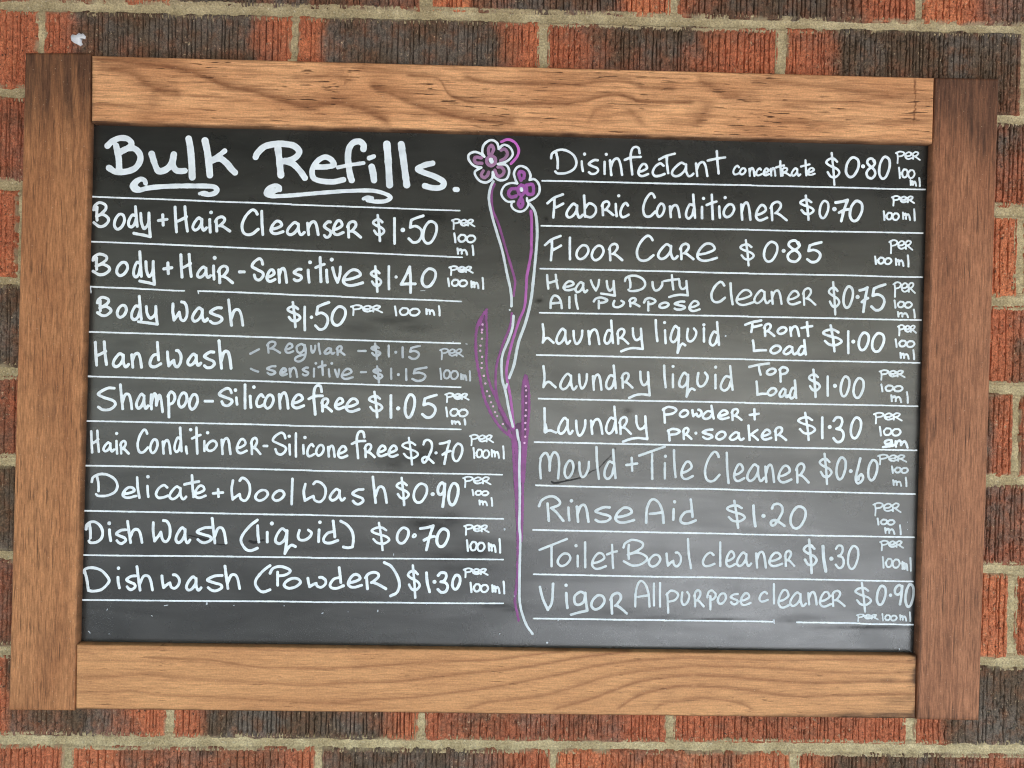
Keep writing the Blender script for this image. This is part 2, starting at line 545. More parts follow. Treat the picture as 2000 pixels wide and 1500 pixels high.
    for r in range(-5, 17):
        fine = 0 <= r <= 8
        for xa, xb in ((-1600, -500), (-500, 500), (500, 1600)):
            stp = 0.9 if (fine and xa == -500) else 5
            nx, nz = int((xb - xa) / stp) + 1, 27
            X, D = np.meshgrid(np.linspace(xa, xb, nx), np.linspace(-10.5, 10.5, nz), indexing='ij')
            Z = joint(r, X) + D
            d = D + 1.6 * (fbm(X / 40, Z * 0 + r, 77) - .5)
            # ironed, shallow hollow joint: flat middle, rough ridges squeezed out to the brick edges
            h = -1.9 - 0.9 * np.exp(-(d / 3.2) ** 2) + 1.35 * np.exp(-((np.abs(d) - 6.4) / 2.0) ** 2)
            edge = sstep(3.6, 5.4, np.abs(d))
            h = h - .8 * np.exp(-((d + 4.4) / .8) ** 2) * vn(X / 30, Z * 0 + r * 3, 81) - 1.5 * np.exp(-((d - 4.2) / .7) ** 2) * vn(X / 22, Z * 0 + r * 3, 82)
            h = h + edge * (1.9 * (fbm(X / 9, Z / 6, 60 + r, 4) - .5) + .7 * (vn(X / 1.8, Z / 1.8, 61 + r) - .5))
            h = h + .30 * (fbm(X / 3, Z / 3, 62 + r, 3) - .5) - 5.0 * sstep(8.3, 10.5, np.abs(D))
            add(X, Z, h, edge)
    for r, xj in joints:
        if abs(xj) > 1500: continue
        zt, zb = joint(r, xj) - 5, joint(r + 1, xj) + 5
        stp = .8 if abs(xj) < 520 else 4
        n = int((zt - zb) / stp)
        D, Z = np.meshgrid(np.linspace(-8.5, 8.5, 23), np.linspace(zb, zt, n), indexing='ij')
        X = xj + D
        sd = int(1000 + abs(xj) + 7 * r)
        dd = np.abs(D + 2.2 * (fbm(Z / 18, D * 0, sd) - .5))
        h = -2.1 + 0.9 * sstep(3.0, 5.0, dd) + 1.3 * (fbm(X / 6, Z / 6, sd + 1, 4) - .5) + .5 * (vn(X / 1.7, Z / 1.7, sd + 2) - .5)
        h = h - 5.0 * sstep(6.6, 8.5, np.abs(D))
        add(X, Z, h, .5 * sstep(2.6, 4.6, dd))
    mesh_obj('mortar_joint', np.vstack(MV), np.vstack(MF), M_MORTAR, wall, {'smear': np.concatenate(MS)})
    # solid core behind the faces
    c = [(-2.6, .0065, -.03), (2.6, .0065, -.03), (2.6, .0065, 2.34), (-2.6, .0065, 2.34),
         (-2.6, .11, -.03), (2.6, .11, -.03), (2.6, .11, 2.34), (-2.6, .11, 2.34)]
    mesh_obj('wall_core', c, [[0, 1, 2, 3], [5, 4, 7, 6], [4, 0, 3, 7], [1, 5, 6, 2], [3, 2, 6, 7], [4, 5, 1, 0]],
             mat_flat('mortar_core', (0.3, 0.26, 0.19), .9), wall, smooth=False)


build_wall()

# ------------------------------------------------------------------ framed chalkboard
sign = tag(empty('chalkboard_sign', (0, 0, -0.30)), 'timber framed chalkboard with handwritten white price list and purple flowers on brick wall', 'chalkboard')
SO = np.array([0, 0, -0.30])
PANEL_Y = 0.009
BACK = 0.021


def plank(name, corners, mat, nx, nz, grain=None, stain_shade=None, label=None):
    """board with its front face as a fine grid; corners TL TR BR BL in measured points"""
    c = on_plane(corners, 0.0)
    s = np.linspace(0, 1, nx)[:, None, None]
    t = np.linspace(0, 1, nz)[None, :, None]
    top = c[0] + (c[1] - c[0]) * s
    bot = c[3] + (c[2] - c[3]) * s
    P = top + (bot - top) * t
    L = np.linalg.norm(c[1] - c[0])
    Hh = np.linalg.norm(c[3] - c[0])
    e = np.minimum(np.minimum(s, 1 - s) * L, np.minimum(t, 1 - t) * Hh)[..., 0] * 1000
    P[..., 1] += .0012 * (1 - np.clip(e / 1.6, 0, 1)) ** 2
    # sampled photo position of every vertex for the growth rings
    ca = np.asarray(corners, float)
    pt = ca[0] + (ca[1] - ca[0]) * s
    pb = ca[3] + (ca[2] - ca[3]) * s
    U = pt + (pb - pt) * t
    g = grain(U[..., 0], U[..., 1]) if grain else np.zeros(e.shape)
    st = stain_shade(U[..., 0], U[..., 1]) if stain_shade else np.zeros(e.shape)
    V = P.reshape(-1, 3)
    F = [grid_faces(nx, nz)[:, ::-1]]
    idx = np.arange(nx * nz).reshape(nx, nz)
    ring = np.concatenate([idx[:, 0], idx[-1, 1:], idx[-2::-1, -1], idx[0, -2:0:-1]])
    bk = V[ring].copy()
    bk[:, 1] = BACK
    n0 = len(V)
    m = len(ring)
    k = np.arange(m)
    k2 = (k + 1) % m
    F.append(np.stack([ring[k], ring[k2], n0 + k2, n0 + k], 1))
    V = np.vstack([V, bk])
    corner_i = [0, nx - 1, nx - 1 + nz - 1, 2 * (nx - 1) + nz - 1]
    F.append(np.array([[n0 + i for i in corner_i]])[:, ::-1])
    g = np.concatenate([g.ravel(), g.ravel()[ring]])
    st = np.concatenate([st.ravel(), np.maximum(st.ravel()[ring], 1.0)])  # side faces fully dark: recess shade painted in over the stained edge
    o = mesh_obj(name, V - SO, np.vstack(F), mat, sign, {'grain': g, 'stain_shade': st})
    if label: o['label'] = label
    return o


def line_field(lines, ox, oy, k):
    """growth lines (x,y in an enlarged view; width px, darkness, softness on the upper side)"""
    L = []
    for pts, w, dk, asym in lines:
        a = np.asarray(pts, float) / k + (ox, oy)
        L.append((spline(a, 6), w, dk, asym))
    return L


def eval_lines(L, U, V, seed, mott=1.0, wob=1.0):
    out = np.zeros(U.shape)
    wx = wob * 2.4 * (fbm(U / 40, V / 14, seed) - .5) + wob * 1.2 * (vn(U / 9, V / 3, seed + 8) - .5)
    for S, w, dk, asym in L:
        if abs(S[-1, 0] - S[0, 0]) > 1.2 * abs(S[-1, 1] - S[0, 1]):
            o = np.argsort(S[:, 0])
            y = np.interp(U, S[o, 0], S[o, 1])
            inside = sstep(S[o[0], 0] - 8, S[o[0], 0] + 12, U) * (1 - sstep(S[o[-1], 0] - 12, S[o[-1], 0] + 8, U))
            d = V - y + wx
        else:
            o = np.argsort(S[:, 1])
            x = np.interp(V, S[o, 1], S[o, 0])
            inside = sstep(S[o[0], 1] - 5, S[o[0], 1] + 5, V) * (1 - sstep(S[o[-1], 1] - 5, S[o[-1], 1] + 5, V))
            d = (U - x) * .8 + wx * 2
        dd = np.where(d > 0, d / w, -d / (w * asym))
        v = dk * np.exp(-dd ** 1.5) * inside * (1 - .65 * mott + mott * .95 * fbm(U / 22, V / 3.5, seed + 3, 4))
        out = np.maximum(out, v)
    return out


BL = []
BL += line_field([
    ([(420, 45), (560, 55), (1150, 50), (2000, 68)], 2, .45, 2),
    ([(800, 97), (1000, 105), (1150, 112), (1300, 135), (1430, 152), (1600, 155), (1800, 160), (2000, 152)], 2.2, .8, 1.6),
    ([(860, 100), (1000, 106), (1120, 108)], 4, .75, 1),
    ([(420, 115), (700, 115), (1150, 128), (1400, 165)], 1.8, .4, 2),
    ([(420, 208), (600, 205), (780, 195), (1000, 212), (1200, 228), (1400, 238), (1700, 252), (2000, 232)], 3, .62, 2.2),
    ([(420, 295), (600, 290), (750, 288), (900, 308), (1200, 320), (1500, 340), (1800, 355), (2000, 350)], 2.4, .6, 2),
    ([(420, 70), (480, 72), (540, 80)], 3, .5, 1)], 0, 1250, 2.857)
BL += line_field([
    ([(-40, 72), (200, 60), (330, 55)], 2, .5, 2),
    ([(-60, 160), (250, 145), (420, 128), (650, 118), (850, 112), (1000, 95), (1150, 75), (1300, 62)], 2, .8, 2),
    ([(-60, 242), (300, 235), (480, 215), (700, 190), (950, 165), (1150, 135), (1350, 100), (1500, 80), (1650, 65)], 2.4, .8, 2.2),
    ([(-60, 352), (180, 335), (450, 318), (680, 290), (900, 258), (1100, 220), (1300, 180), (1450, 145), (1650, 118), (1900, 102), (2000, 98)], 2.2, .8, 2),
    ([(720, 385), (850, 350), (1100, 320), (1250, 285), (1400, 240), (1480, 210), (1700, 175), (2000, 145)], 2.4, .7, 2.4),
    ([(1200, 390), (1400, 335), (1550, 280), (1700, 230), (1900, 202), (2000, 200)], 2.6, .9, 2.2),
    ([(1560, 390), (1650, 330), (1750, 290), (1900, 262), (2000, 258)], 2.6, .9, 2.4),
    ([(1770, 390), (1830, 355), (1950, 340), (2040, 333)], 2.4, .7, 2.5)], 650, 1250, 2.857)
BL += line_field([
    ([(0, 100), (300, 105), (600, 115), (900, 110), (1200, 120), (1400, 125)], 2, .75, 2),
    ([(0, 155), (150, 148), (400, 152), (600, 160), (900, 178), (1150, 185), (1400, 180)], 2, .75, 2),
    ([(130, 201), (150, 198), (350, 208), (550, 225), (800, 240), (1100, 235), (1400, 232)], 2.4, .9, 2),
    ([(130, 258), (150, 258), (350, 270), (500, 290), (700, 315), (1000, 310), (1400, 302)], 2.4, .85, 2),
    ([(60, 332), (150, 325), (300, 335), (420, 360), (480, 400)], 2.2, .75, 2.2),
    ([(980, 215), (1200, 222), (1400, 228)], 4, .4, 1)], 1300, 1250, 2.857)

TL = line_field([
    ([(510, 330), (700, 345), (900, 370), (1050, 400), (1150, 440), (1250, 480), (1400, 510), (1550, 560), (1700, 600), (1850, 575), (1990, 610)], 5, .8, 2.4),
    ([(540, 380), (700, 400), (800, 460), (900, 510), (1000, 530)], 8, .7, 2),
    ([(870, 520), (820, 640), (800, 700)], 12, .35, 1.5),
    ([(1600, 430), (1750, 432), (1880, 405), (1950, 440), (1900, 462)], 4, .5, 2),
    ([(520, 590), (620, 585), (760, 600)], 3, .45, 2),
    ([(1050, 535), (1250, 548), (1400, 560)], 2, .45, 1)], 0, 0, 2.857)
TL += line_field([
    ([(-60, 405), (80, 440), (60, 460)], 5, .5, 2),
    ([(180, 480), (300, 520), (400, 570), (520, 610), (700, 660), (1000, 690)], 5, .75, 3),
    ([(-20, 570), (150, 610), (300, 690)], 7, .75, 2.5),
    ([(380, 420), (560, 440), (640, 540), (850, 578), (1100, 580), (1350, 572), (1450, 545), (1550, 530), (1650, 550), (1700, 570), (2000, 575)], 2.4, .8, 3),
    ([(700, 430), (850, 460), (1000, 465), (1350, 470), (1450, 455), (1600, 450), (1720, 490), (1900, 495)], 4, .7, 2),
    ([(1400, 680), (1450, 610), (1550, 590)], 7, .5, 1.5),
    ([(1620, 600), (1680, 660), (1720, 700)], 8, .6, 1.5),
    ([(100, 380), (400, 410), (600, 440)], 6, .45, 2),
    ([(1150, 420), (1500, 425), (2000, 440)], 2, .4, 2)], 650, 0, 2.857)
TL += line_field([
    ([(150, 440), (260, 500), (330, 540), (480, 560)], 9, .6, 2),
    ([(240, 560), (200, 630), (150, 705)], 12, .55, 1.4),
    ([(420, 535), (470, 545), (520, 565)], 12, .55, 1.2),
    ([(460, 455), (700, 470), (1000, 500), (1200, 540), (1490, 560)], 5, .55, 2.5),
    ([(640, 590), (800, 580), (1100, 570), (1300, 600), (1490, 590)], 3.5, .5, 2),
    ([(600, 680), (1000, 690), (1490, 680)], 4, .5, 2),
    ([(1389, 440), (1392, 560), (1386, 690)], 1.6, 1.0, 1)], 1300, 0, 2.857)


def bot_stain(U, V):
    yb = 1386 + (U - 147) * .0117                # lower edge
    s = .8 * np.exp(-(np.maximum(yb - V, 0) / (2 + 3 * fbm(U / 60, V * 0, 3) + 14 * sstep(1480, 1760, U))) ** 1.3)
    s = np.maximum(s, .85 * np.exp(-np.maximum(1788 - U, 0) / 9) * (.4 + .8 * vn(V / 16, V * 0, 8)))
    s = np.maximum(s, .35 * np.exp(-((U - 1765) / 60) ** 2 - ((V - 1368) / 16) ** 2))
    s = np.maximum(s, .3 * np.exp(-((U - 1735) / 25) ** 2 - ((V - 1328) / 8) ** 2))
    return s * (.6 + .7 * fbm(U / 22, V / 5, 12))


def top_stain(U, V):
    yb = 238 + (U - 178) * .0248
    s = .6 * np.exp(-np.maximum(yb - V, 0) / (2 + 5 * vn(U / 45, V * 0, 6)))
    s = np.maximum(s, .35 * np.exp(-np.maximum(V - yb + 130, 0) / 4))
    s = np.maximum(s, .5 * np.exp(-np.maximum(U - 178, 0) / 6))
    return s * (.4 + .9 * fbm(U / 40, V / 6, 15))


def left_grain(U, V):
    f = V / 300 + .10 * np.sin(U / 12) + 1.2 * fbm(U / 50, V / 170, 31)
    arch = .5 + .5 * np.sin((U - .12 * (V - 105) + 14 * fbm(U / 30, V / 90, 33)) / 3.4)
    return (1 - sstep(150, 520, V)) * .32 * arch + .25 * fbm(U / 5, V / 220, 35)


def left_stain(U, V):
    s = .62 * (1 - sstep(90, 360, V + 120 * (fbm(U / 22, V / 110, 41) - .5)))
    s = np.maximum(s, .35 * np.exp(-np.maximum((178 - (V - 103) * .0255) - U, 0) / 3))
    for x, y, a, b, k in ((95, 800, 40, 25, .22), (70, 1065, 60, 14, .18), (95, 1255, 30, 50, .26), (150, 560, 25, 60, .15), (60, 745, 30, 30, .15), (110, 330, 60, 40, .2)):
        s = np.maximum(s, k * np.exp(-((U - x) / a) ** 2 - ((V - y) / b) ** 2))
    return s * (.7 + .5 * fbm(U / 6, V / 90, 43))


def right_stain(U, V):
    s = .62 * (1 - sstep(130, 420, V + 150 * (fbm(U / 18, V / 140, 51) - .5)))
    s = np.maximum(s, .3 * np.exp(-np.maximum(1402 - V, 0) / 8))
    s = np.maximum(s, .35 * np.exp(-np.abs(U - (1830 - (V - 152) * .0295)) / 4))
    return s * (.65 + .6 * fbm(U / 7, V / 110, 53))


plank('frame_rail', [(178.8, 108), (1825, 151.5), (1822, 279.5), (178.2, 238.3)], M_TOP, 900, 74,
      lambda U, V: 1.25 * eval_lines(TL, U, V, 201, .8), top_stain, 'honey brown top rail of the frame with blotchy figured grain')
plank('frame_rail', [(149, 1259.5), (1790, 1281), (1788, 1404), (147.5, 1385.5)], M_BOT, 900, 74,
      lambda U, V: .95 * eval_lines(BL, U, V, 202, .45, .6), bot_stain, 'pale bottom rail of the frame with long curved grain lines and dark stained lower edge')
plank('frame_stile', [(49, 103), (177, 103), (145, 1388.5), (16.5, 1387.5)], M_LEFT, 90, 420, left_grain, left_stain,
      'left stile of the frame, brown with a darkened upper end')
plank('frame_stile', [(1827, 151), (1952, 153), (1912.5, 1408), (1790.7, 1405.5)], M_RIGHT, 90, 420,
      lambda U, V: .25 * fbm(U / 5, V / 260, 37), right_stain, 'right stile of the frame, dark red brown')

# panel: front grid carrying smudges and powder of old writing
def build_panel():
    a = on_plane([(165, 225), (1838, 265), (1806, 1296), (134, 1275)], PANEL_Y)
    nx, nz = 560, 340
    s = np.linspace(0, 1, nx)[:, None, None]
    t = np.linspace(0, 1, nz)[None, :, None]
    P = (a[0] + (a[1] - a[0]) * s) * (1 - t) + (a[3] + (a[2] - a[3]) * s) * t
    c2 = np.array([(165, 225), (1838, 265), (1806, 1296), (134, 1275)], float)
    Q = (c2[0] + (c2[1] - c2[0]) * s) * (1 - t) + (c2[3] + (c2[2] - c2[3]) * s) * t
    U, W = Q[..., 0], Q[..., 1]
    sm = np.zeros(U.shape)
    for x, y, rx, ry, k in [(830, 422, 60, 10, .5), (745, 480, 40, 20, .35), (820, 888, 60, 28, .5), (760, 905, 30, 20, .45), (830, 1025, 50, 18, .6),
                            (870, 1015, 40, 14, .5), (920, 1075, 30, 18, .6), (860, 1085, 40, 10, .4), (770, 625, 60, 10, .4), (800, 640, 40, 8, .4),
                            (1058, 427, 4, 4, .9), (1044, 586, 8, 4, .8), (1218, 803, 9, 8, .5), (960, 1183, 40, 5, .6), (990, 1190, 20, 4, .6),
                            (1690, 1225, 90, 4, .7), (1560, 1206, 60, 7, .4), (1390, 1209, 60, 3, .8), (1280, 1205, 50, 4, .4), (1200, 1196, 40, 5, .3),
                            (1113, 915, 8, 9, .7), (1540, 1212, 30, 4, .5), (690, 640, 60, 12, .3), (900, 1110, 60, 8, .3)]:
        n = .45 + 1.1 * fbm(U / 14, W / 6, int(x))
        sm = np.maximum(sm, np.clip(k * n * np.exp(-((U - x) / rx) ** 2 - ((W - y) / ry) ** 2), 0, 1))
    re = np.zeros(U.shape)
    for x, y, rx, ry, k in [(180, 1205, 22, 35, .5), (213, 1200, 6, 40, .5), (250, 1200, 8, 25, .3), (385, 1183, 25, 8, .4), (450, 1240, 30, 25, .25),
                            (560, 1240, 90, 25, .25), (630, 1195, 8, 8, .7), (640, 1175, 14, 5, .5), (738, 1193, 8, 6, .6), (300, 585, 60, 18, .4),
                            (380, 600, 60, 20, .3), (460, 585, 40, 14, .35), (620, 625, 14, 20, .5), (690, 720, 40, 30, .25), (750, 700, 30, 20, .3),
                            (815, 520, 40, 18, .4), (820, 570, 25, 8, .4), (845, 945, 25, 25, .55), (830, 1055, 16, 16, .5), (925, 1125, 18, 14, .8),
                            (945, 1150, 22, 10, .8), (780, 1173, 30, 5, .7), (930, 1170, 12, 6, .6), (1088, 1212, 14, 10, .7), (1180, 1240, 120, 25, .3),
                            (1510, 1216, 6, 8, .8), (1570, 1222, 8, 6, .5), (1750, 1265, 14, 6, .6), (1756, 1270, 5, 6, .7), (1745, 1238, 20, 8, .35),
                            (1068, 1252, 7, 14, .6), (945, 455, 10, 12, .4), (890, 1190, 30, 12, .25), (1025, 1175, 20, 6, .4), (1790, 1035, 10, 14, .4),
                            (1775, 940, 30, 20, .2), (680, 1240, 120, 20, .22), (1400, 1250, 200, 16, .22)]:
        re = np.maximum(re, min(1, 1.6 * k) * np.exp(-((U - x) / rx) ** 2 - ((W - y) / ry) ** 2))
    V = P.reshape(-1, 3) - SO
    n0 = len(V)
    idx = np.arange(nx * nz).reshape(nx, nz)
    cs = [idx[0, 0], idx[-1, 0], idx[-1, -1], idx[0, -1]]
    bk = V[cs].copy()
    bk[:, 1] = 0.015
    V = np.vstack([V, bk])
    F = grid_faces(nx, nz)[:, ::-1]
    F = np.vstack([F, [[n0 + 3, n0 + 2, n0 + 1, n0]]])
    pad = np.zeros(4)
    o = mesh_obj('board_panel', V, F, M_BOARD, sign, {'smudge': np.concatenate([sm.ravel(), pad]), 'residue': np.concatenate([re.ravel(), pad])})
    o['label'] = 'matt black writing panel set back inside the frame'
    return o


panel = build_panel()

# ------------------------------------------------------------------ handwriting
G = {
    'A': ['0,1 .03,.45 .2,.1 .42,0 .7,.15 .9,.5 .97,1', '.2,.62 .9,.56'],
    'B': ['.02,.3 .1,.13 .4,.0 .78,.1 .8,.28 .5,.47 .2,.58', '.2,.58 .6,.5 .95,.64 .97,.8 .7,.97 .38,1 .03,.84', '.24,.2 .22,.42 .24,.74'],
    'C': ['.95,.16 .82,.02 .6,0 .25,.25 .04,.6 .1,.88 .32,1 .65,.97 1,.78'],
    'D': ['.02,.36 .07,.16 .3,.02 .6,.04 .88,.25 .98,.55 .88,.82 .6,.98 .28,1 .18,.92', '.22,.15 .27,.45 .27,.78'],
    'Dj': ['.02,.22 .08,.06 .35,0 .7,.12 .95,.42 .98,.62 .72,.92 .4,1 .2,.97', '.06,.15 .14,.5 .2,.97'],
    'F': ['0,.4 .4,.18 .95,.03', '.42,.2 .42,.55 .36,1', '.4,.62 .7,.52 .97,.42'],
    'H': ['.03,.02 .07,.5 .14,1', '.78,0 .85,.5 .97,.97', '.1,.6 .45,.53 .9,.4'],
    'L': ['.06,0 .12,.5 .14,.97', '.14,.97 .6,.9 1,.9'],
    'J': ['.06,0 .14,.5 .06,.97', '.06,.97 .3,.76 .55,.74 .75,.85 1,.98'],
    'M': ['.06,1 .02,.55 .06,.2', '.03,.24 .2,.06 .36,.05 .48,.3 .5,.7', '.5,.7 .55,.25 .72,0 .9,.12 .97,.45 .92,1'],
    'P': ['0,.36 .15,.1 .5,0 .9,.15 .95,.3 .7,.46 .42,.5', '.36,.3 .36,1'],
    'R': ['.06,.3 .1,1', '.0,.34 .15,.1 .42,0 .62,.1 .62,.3 .4,.55 .3,.62', '.34,.6 .6,.72 1,1'],
    'Rc': ['.0,.4 .1,.18 .35,.03 .62,.02 .85,.2 .82,.36 .5,.48', '.5,.48 .72,.66 1,1', '.35,.3 .4,1'],
    'S': ['.95,.25 .85,.06 .6,0 .2,.16 .04,.36 .45,.5 .95,.66 .95,.84 .65,1 .35,.94 .22,.76'],
    'T': ['0,.3 .45,.12 1,.0', '.5,.12 .5,.5 .58,1'],
    'V': ['0,.12 .2,.55 .58,1', '.58,1 .88,.7 .97,0'],
    'W': ['.1,.12 .03,.5 .08,.95', '.08,.95 .3,.8 .45,.72', '.45,.72 .52,.93 .75,1 .95,.75 .98,.35 .8,.08 .58,0 .46,.12'],
    'Ww': ['.03,.1 .02,.5 .1,.97', '.1,.97 .3,.75 .45,.55', '.45,.55 .55,.9 .75,1 .95,.75 .95,.3 .8,.05 .6,0'],
    'a': ['.62,.12 .42,.0 .12,.4 .0,.78 .15,1 .4,.88 .62,.5 .66,.12', '.66,.12 .66,.6 .76,.97 .88,.98 1,.82'],
    'b': ['.05,0 .1,.5 .12,.98', '.1,.62 .45,.36 .9,.5 .95,.78 .6,1 .12,.95'],
    'c': ['.92,.18 .65,.0 .25,.25 .02,.7 .2,1 .6,.98 1,.84'],
    'd': ['.72,.45 .4,.42 .08,.68 .04,.9 .3,1 .62,.88 .82,.6', '.75,0 .84,.5 .94,.97'],
    'dc': ['.72,.48 .3,.55 .02,.8 .1,.97 .5,1 1,.88', '.68,0 .75,.4 .8,.72'],
    'e': ['.06,.66 .5,.56 .88,.34 .75,.06 .45,.03 .15,.35 .02,.72 .18,.96 .5,1 1,.84'],
    'f': ['.92,.22 .85,.04 .62,0 .42,.12 .36,.4 .42,.75 .46,1', '0,.47 .4,.38 .98,.36'],
    'g': ['.8,.06 .55,.0 .22,.2 .25,.5 .5,.56 .78,.4 .86,.05', '.86,.05 .9,.4 .98,.82', '.98,.82 .5,.9 0,1'],
    'gl': ['.8,.06 .55,.0 .22,.15 .25,.42 .5,.5 .78,.35 .88,.05', '.88,.05 .98,.4 .85,.8 .45,1 .1,.95 .1,.8 .4,.68 .9,.6'],
    'h': ['.03,0 .12,.5 .22,1', '.2,.75 .42,.42 .7,.4 .86,.6 .97,1'],
    'I': ['.1,0 .3,.5 .9,1'],
    'I2': ['.8,0 .5,.5 .3,1'],
    'k': ['.05,0 .1,.5 .16,1', '.95,.3 .6,.46 .2,.68', '.3,.62 .65,.78 1,1'],
    'm': ['.04,.1 .02,.5 .06,.85', '.05,.6 .22,.1 .38,.05 .45,.3 .46,.65', '.46,.65 .62,.2 .75,.12 .86,.4 .97,1'],
    'n': ['.04,.12 .08,.5 .14,1', '.1,.55 .32,.12 .62,.02 .82,.3 .97,1'],
    'o': '.5,0 .15,.3 .02,.72 .28,1 .7,.85 .98,.42 .85,.06',
    'p': ['.05,.12 .1,.5 .14,1', '.0,.18 .35,.0 .8,.06 .96,.22 .7,.42 .2,.5'],
    'q': ['.55,.1 .35,.0 .12,.25 .05,.5 .25,.6 .5,.42 .6,.08', '.6,.08 .58,.5 .5,1', '.5,1 .65,.78 .82,.66 1,.72'],
    's': ['.92,.06 .55,.06 .05,.3 .35,.46 .85,.6 .97,.78 .7,.97 .3,1 .05,.88'],
    's2': ['1,.04 .5,.08 .05,.32 .5,.5 .9,.62 .97,.82 .6,1 .3,.95 .1,.8'],
    't': ['.52,0 .56,.5 .62,1', '0,.42 .5,.34 1,.28'],
    'u': ['.05,.05 .1,.6 .3,1 .62,.9 .9,.45 .95,.02'],
    'u2': ['.12,.05 .02,.6 .15,.97 .5,1 .85,.7 .98,.3 .75,.02'],
    'v': ['0,.05 .25,.55 .62,1', '.62,1 .9,.5 .98,0'],
    'w': ['.05,.08 .08,.5 .14,.95', '.14,.95 .35,.7 .48,.6', '.48,.6 .55,.9 .75,1 .95,.7 .97,.3 .8,.02 .66,.0'],
    'y': ['.42,.03 .46,.4 .6,.66 .75,.6 .88,.4 .9,.02', '.9,.02 .92,.5 .98,1', '.98,1 .55,.93 .02,.86'],
    'y2': ['.54,.0 .56,.3 .66,.5 .8,.48 .9,.36', '.9,.02 .93,.45 .98,.9', '.98,.9 .6,.86 .3,.9 .02,1'],
    '$': ['.82,.27 .55,.17 .2,.2 .03,.3 .3,.4 .8,.5 .98,.63 .7,.76 .35,.74 .12,.6', '.42,0 .54,.5 .62,1'],
    '0': '.45,0 .12,.3 .03,.72 .25,.98 .6,.93 .92,.55 .97,.2 .78,.02',
    '1': ['.5,0 .45,.5 .55,1'],
    '2': ['.12,.2 .25,.04 .55,0 .82,.12 .85,.36 .6,.68 .3,.95 .08,.96 .05,.82 .3,.74 .6,.82 1,1'],
    '3': ['.1,.14 .35,.0 .75,.02 .85,.2 .65,.4 .35,.46', '.35,.46 .8,.52 .98,.72 .8,.95 .4,1 .08,.85'],
    '4': ['.62,0 .3,.4 .03,.68', '.03,.68 .5,.66 1,.66', '.62,.0 .68,.5 .68,1'],
    '5': ['1,.02 .55,.1 .22,.18', '.22,.18 .18,.3 .14,.45', '.14,.45 .5,.4 .85,.52 .92,.72 .7,.95 .35,1 .05,.86'],
    '6': ['.62,0 .35,.35 .05,.8 .25,1 .7,.95 .97,.78 .75,.64 .45,.74 .4,.85'],
    '7': ['.02,.12 .5,.08 .95,.0', '.95,.0 .68,.45 .45,1', '.28,.6 .6,.5 1,.44'],
    '8': ['.8,.2 .6,.02 .25,.05 .12,.22 .4,.4 .8,.58 .9,.8 .6,1 .2,.95 .05,.75 .25,.55 .65,.42 .88,.25 .8,.1'],
    '9': ['.85,.1 .5,.0 .1,.18 .05,.4 .35,.5 .75,.35 .88,.06', '.88,.06 .8,.5 .62,1'],
    '-': ['0,.5 1,.5'], '/': ['0,1 1,0'], '~': ['0,0 .5,.6 1,1'],
    '+': ['.5,0 .52,.5 .55,1', '0,.56 .5,.5 1,.44'],
    '(': ['1,0 .55,.2 .12,.5 .05,.72 .3,.94 .6,1 1,.92'],
    ')': ['.0,.0 .45,.12 .85,.42 .97,.68 .8,.9 .4,1'],
    ')b': ['.0,.0 .5,.15 .88,.4 .97,.7 .9,.97', '.9,.97 .55,1 .2,.97'],
    'per': ['.05,.1 .08,.5 .07,1', '.0,.16 .18,.02 .34,.12 .28,.36 .08,.46', '.41,.42 .58,.38 .65,.2 .54,.08 .41,.24 .40,.52 .52,.66 .68,.56',
            '.71,.2 .72,.66', '.7,.22 .82,.06 .93,.14 .88,.34 .74,.44', '.78,.42 1,.74'],
    '100': ['.03,0 .06,.5 .08,1', '.32,.18 .22,.5 .28,.9 .45,.9 .55,.55 .5,.22 .34,.16', '.72,.25 .6,.55 .66,.95 .85,.97 .98,.62 .9,.28 .74,.24'],
    'ml': ['.02,.3 .05,.85', '.05,.6 .18,.4 .26,.5 .27,.85', '.27,.6 .42,.45 .52,.6 .58,.95', '.9,0 .94,.5 .95,1'],
}


def glyph(name, x0, y0, x1, y1, w):
    """centre-line strokes of one written character inside its ink box"""
    g = G[name]
    closed = isinstance(g, str)
    h = w * .46
    ax, bx, ay, by = x0 + h, x1 - h, y0 + h, y1 - h
    if bx < ax: ax = bx = (x0 + x1) / 2
    if by < ay: ay = by = (y0 + y1) / 2
    out = []
    for s in ([g] if closed else g):
        p = np.array([[float(v) for v in q.split(',')] for q in s.split()])
        out.append((np.stack([ax + (bx - ax) * p[:, 0], ay + (by - ay) * p[:, 1]], 1), w, closed))
    return out


TILE = dict(A=(160, 240), B=(540, 240), C=(160, 540), D=(540, 540), E=(160, 840), F=(540, 840), G=(140, 1000), H=(520, 1000), I=(840, 240),
            J=(840, 540), K=(840, 840), L=(840, 1000), M=(1040, 260), N=(1420, 260), O=(1040, 520), P=(1420, 520), Q=(1040, 760), R=(1420, 760),
            S=(1040, 980), U=(1420, 980))


def parse(txt, w):
    """'@A B:x0,y0,x1,y1 ...' -> strokes in photo pixels; 'i' gives a stem plus dot entries '.:x,y'"""
    out = []
    ox = oy = 0
    ww = w
    for tok in txt.split():
        if tok[0] == '@':
            ox, oy = TILE[tok[1:]]
            continue
        if tok.startswith('w='):
            ww = float(tok[2:])
            continue
        n, b = tok.rsplit(':', 1)
        v = [float(q) for q in b.split(',')]
        if n == '.':
            c = ((v[0] + v[2]) / 2, (v[1] + v[3]) / 2) if len(v) == 4 else v
            c = np.array([(c[0] / 5 + ox, c[1] / 5 + oy)])
            out.append((c, ww / 5 * 1.18, False))
            continue
        wg = ww * (.68 if n == 'per' else .78) if n in ('per', '100', 'ml') else ww * .91
        for s, w_, cl in glyph(n, *v, wg):
            out.append((s / 5 + (ox, oy), w_ / 5, cl))
    return out


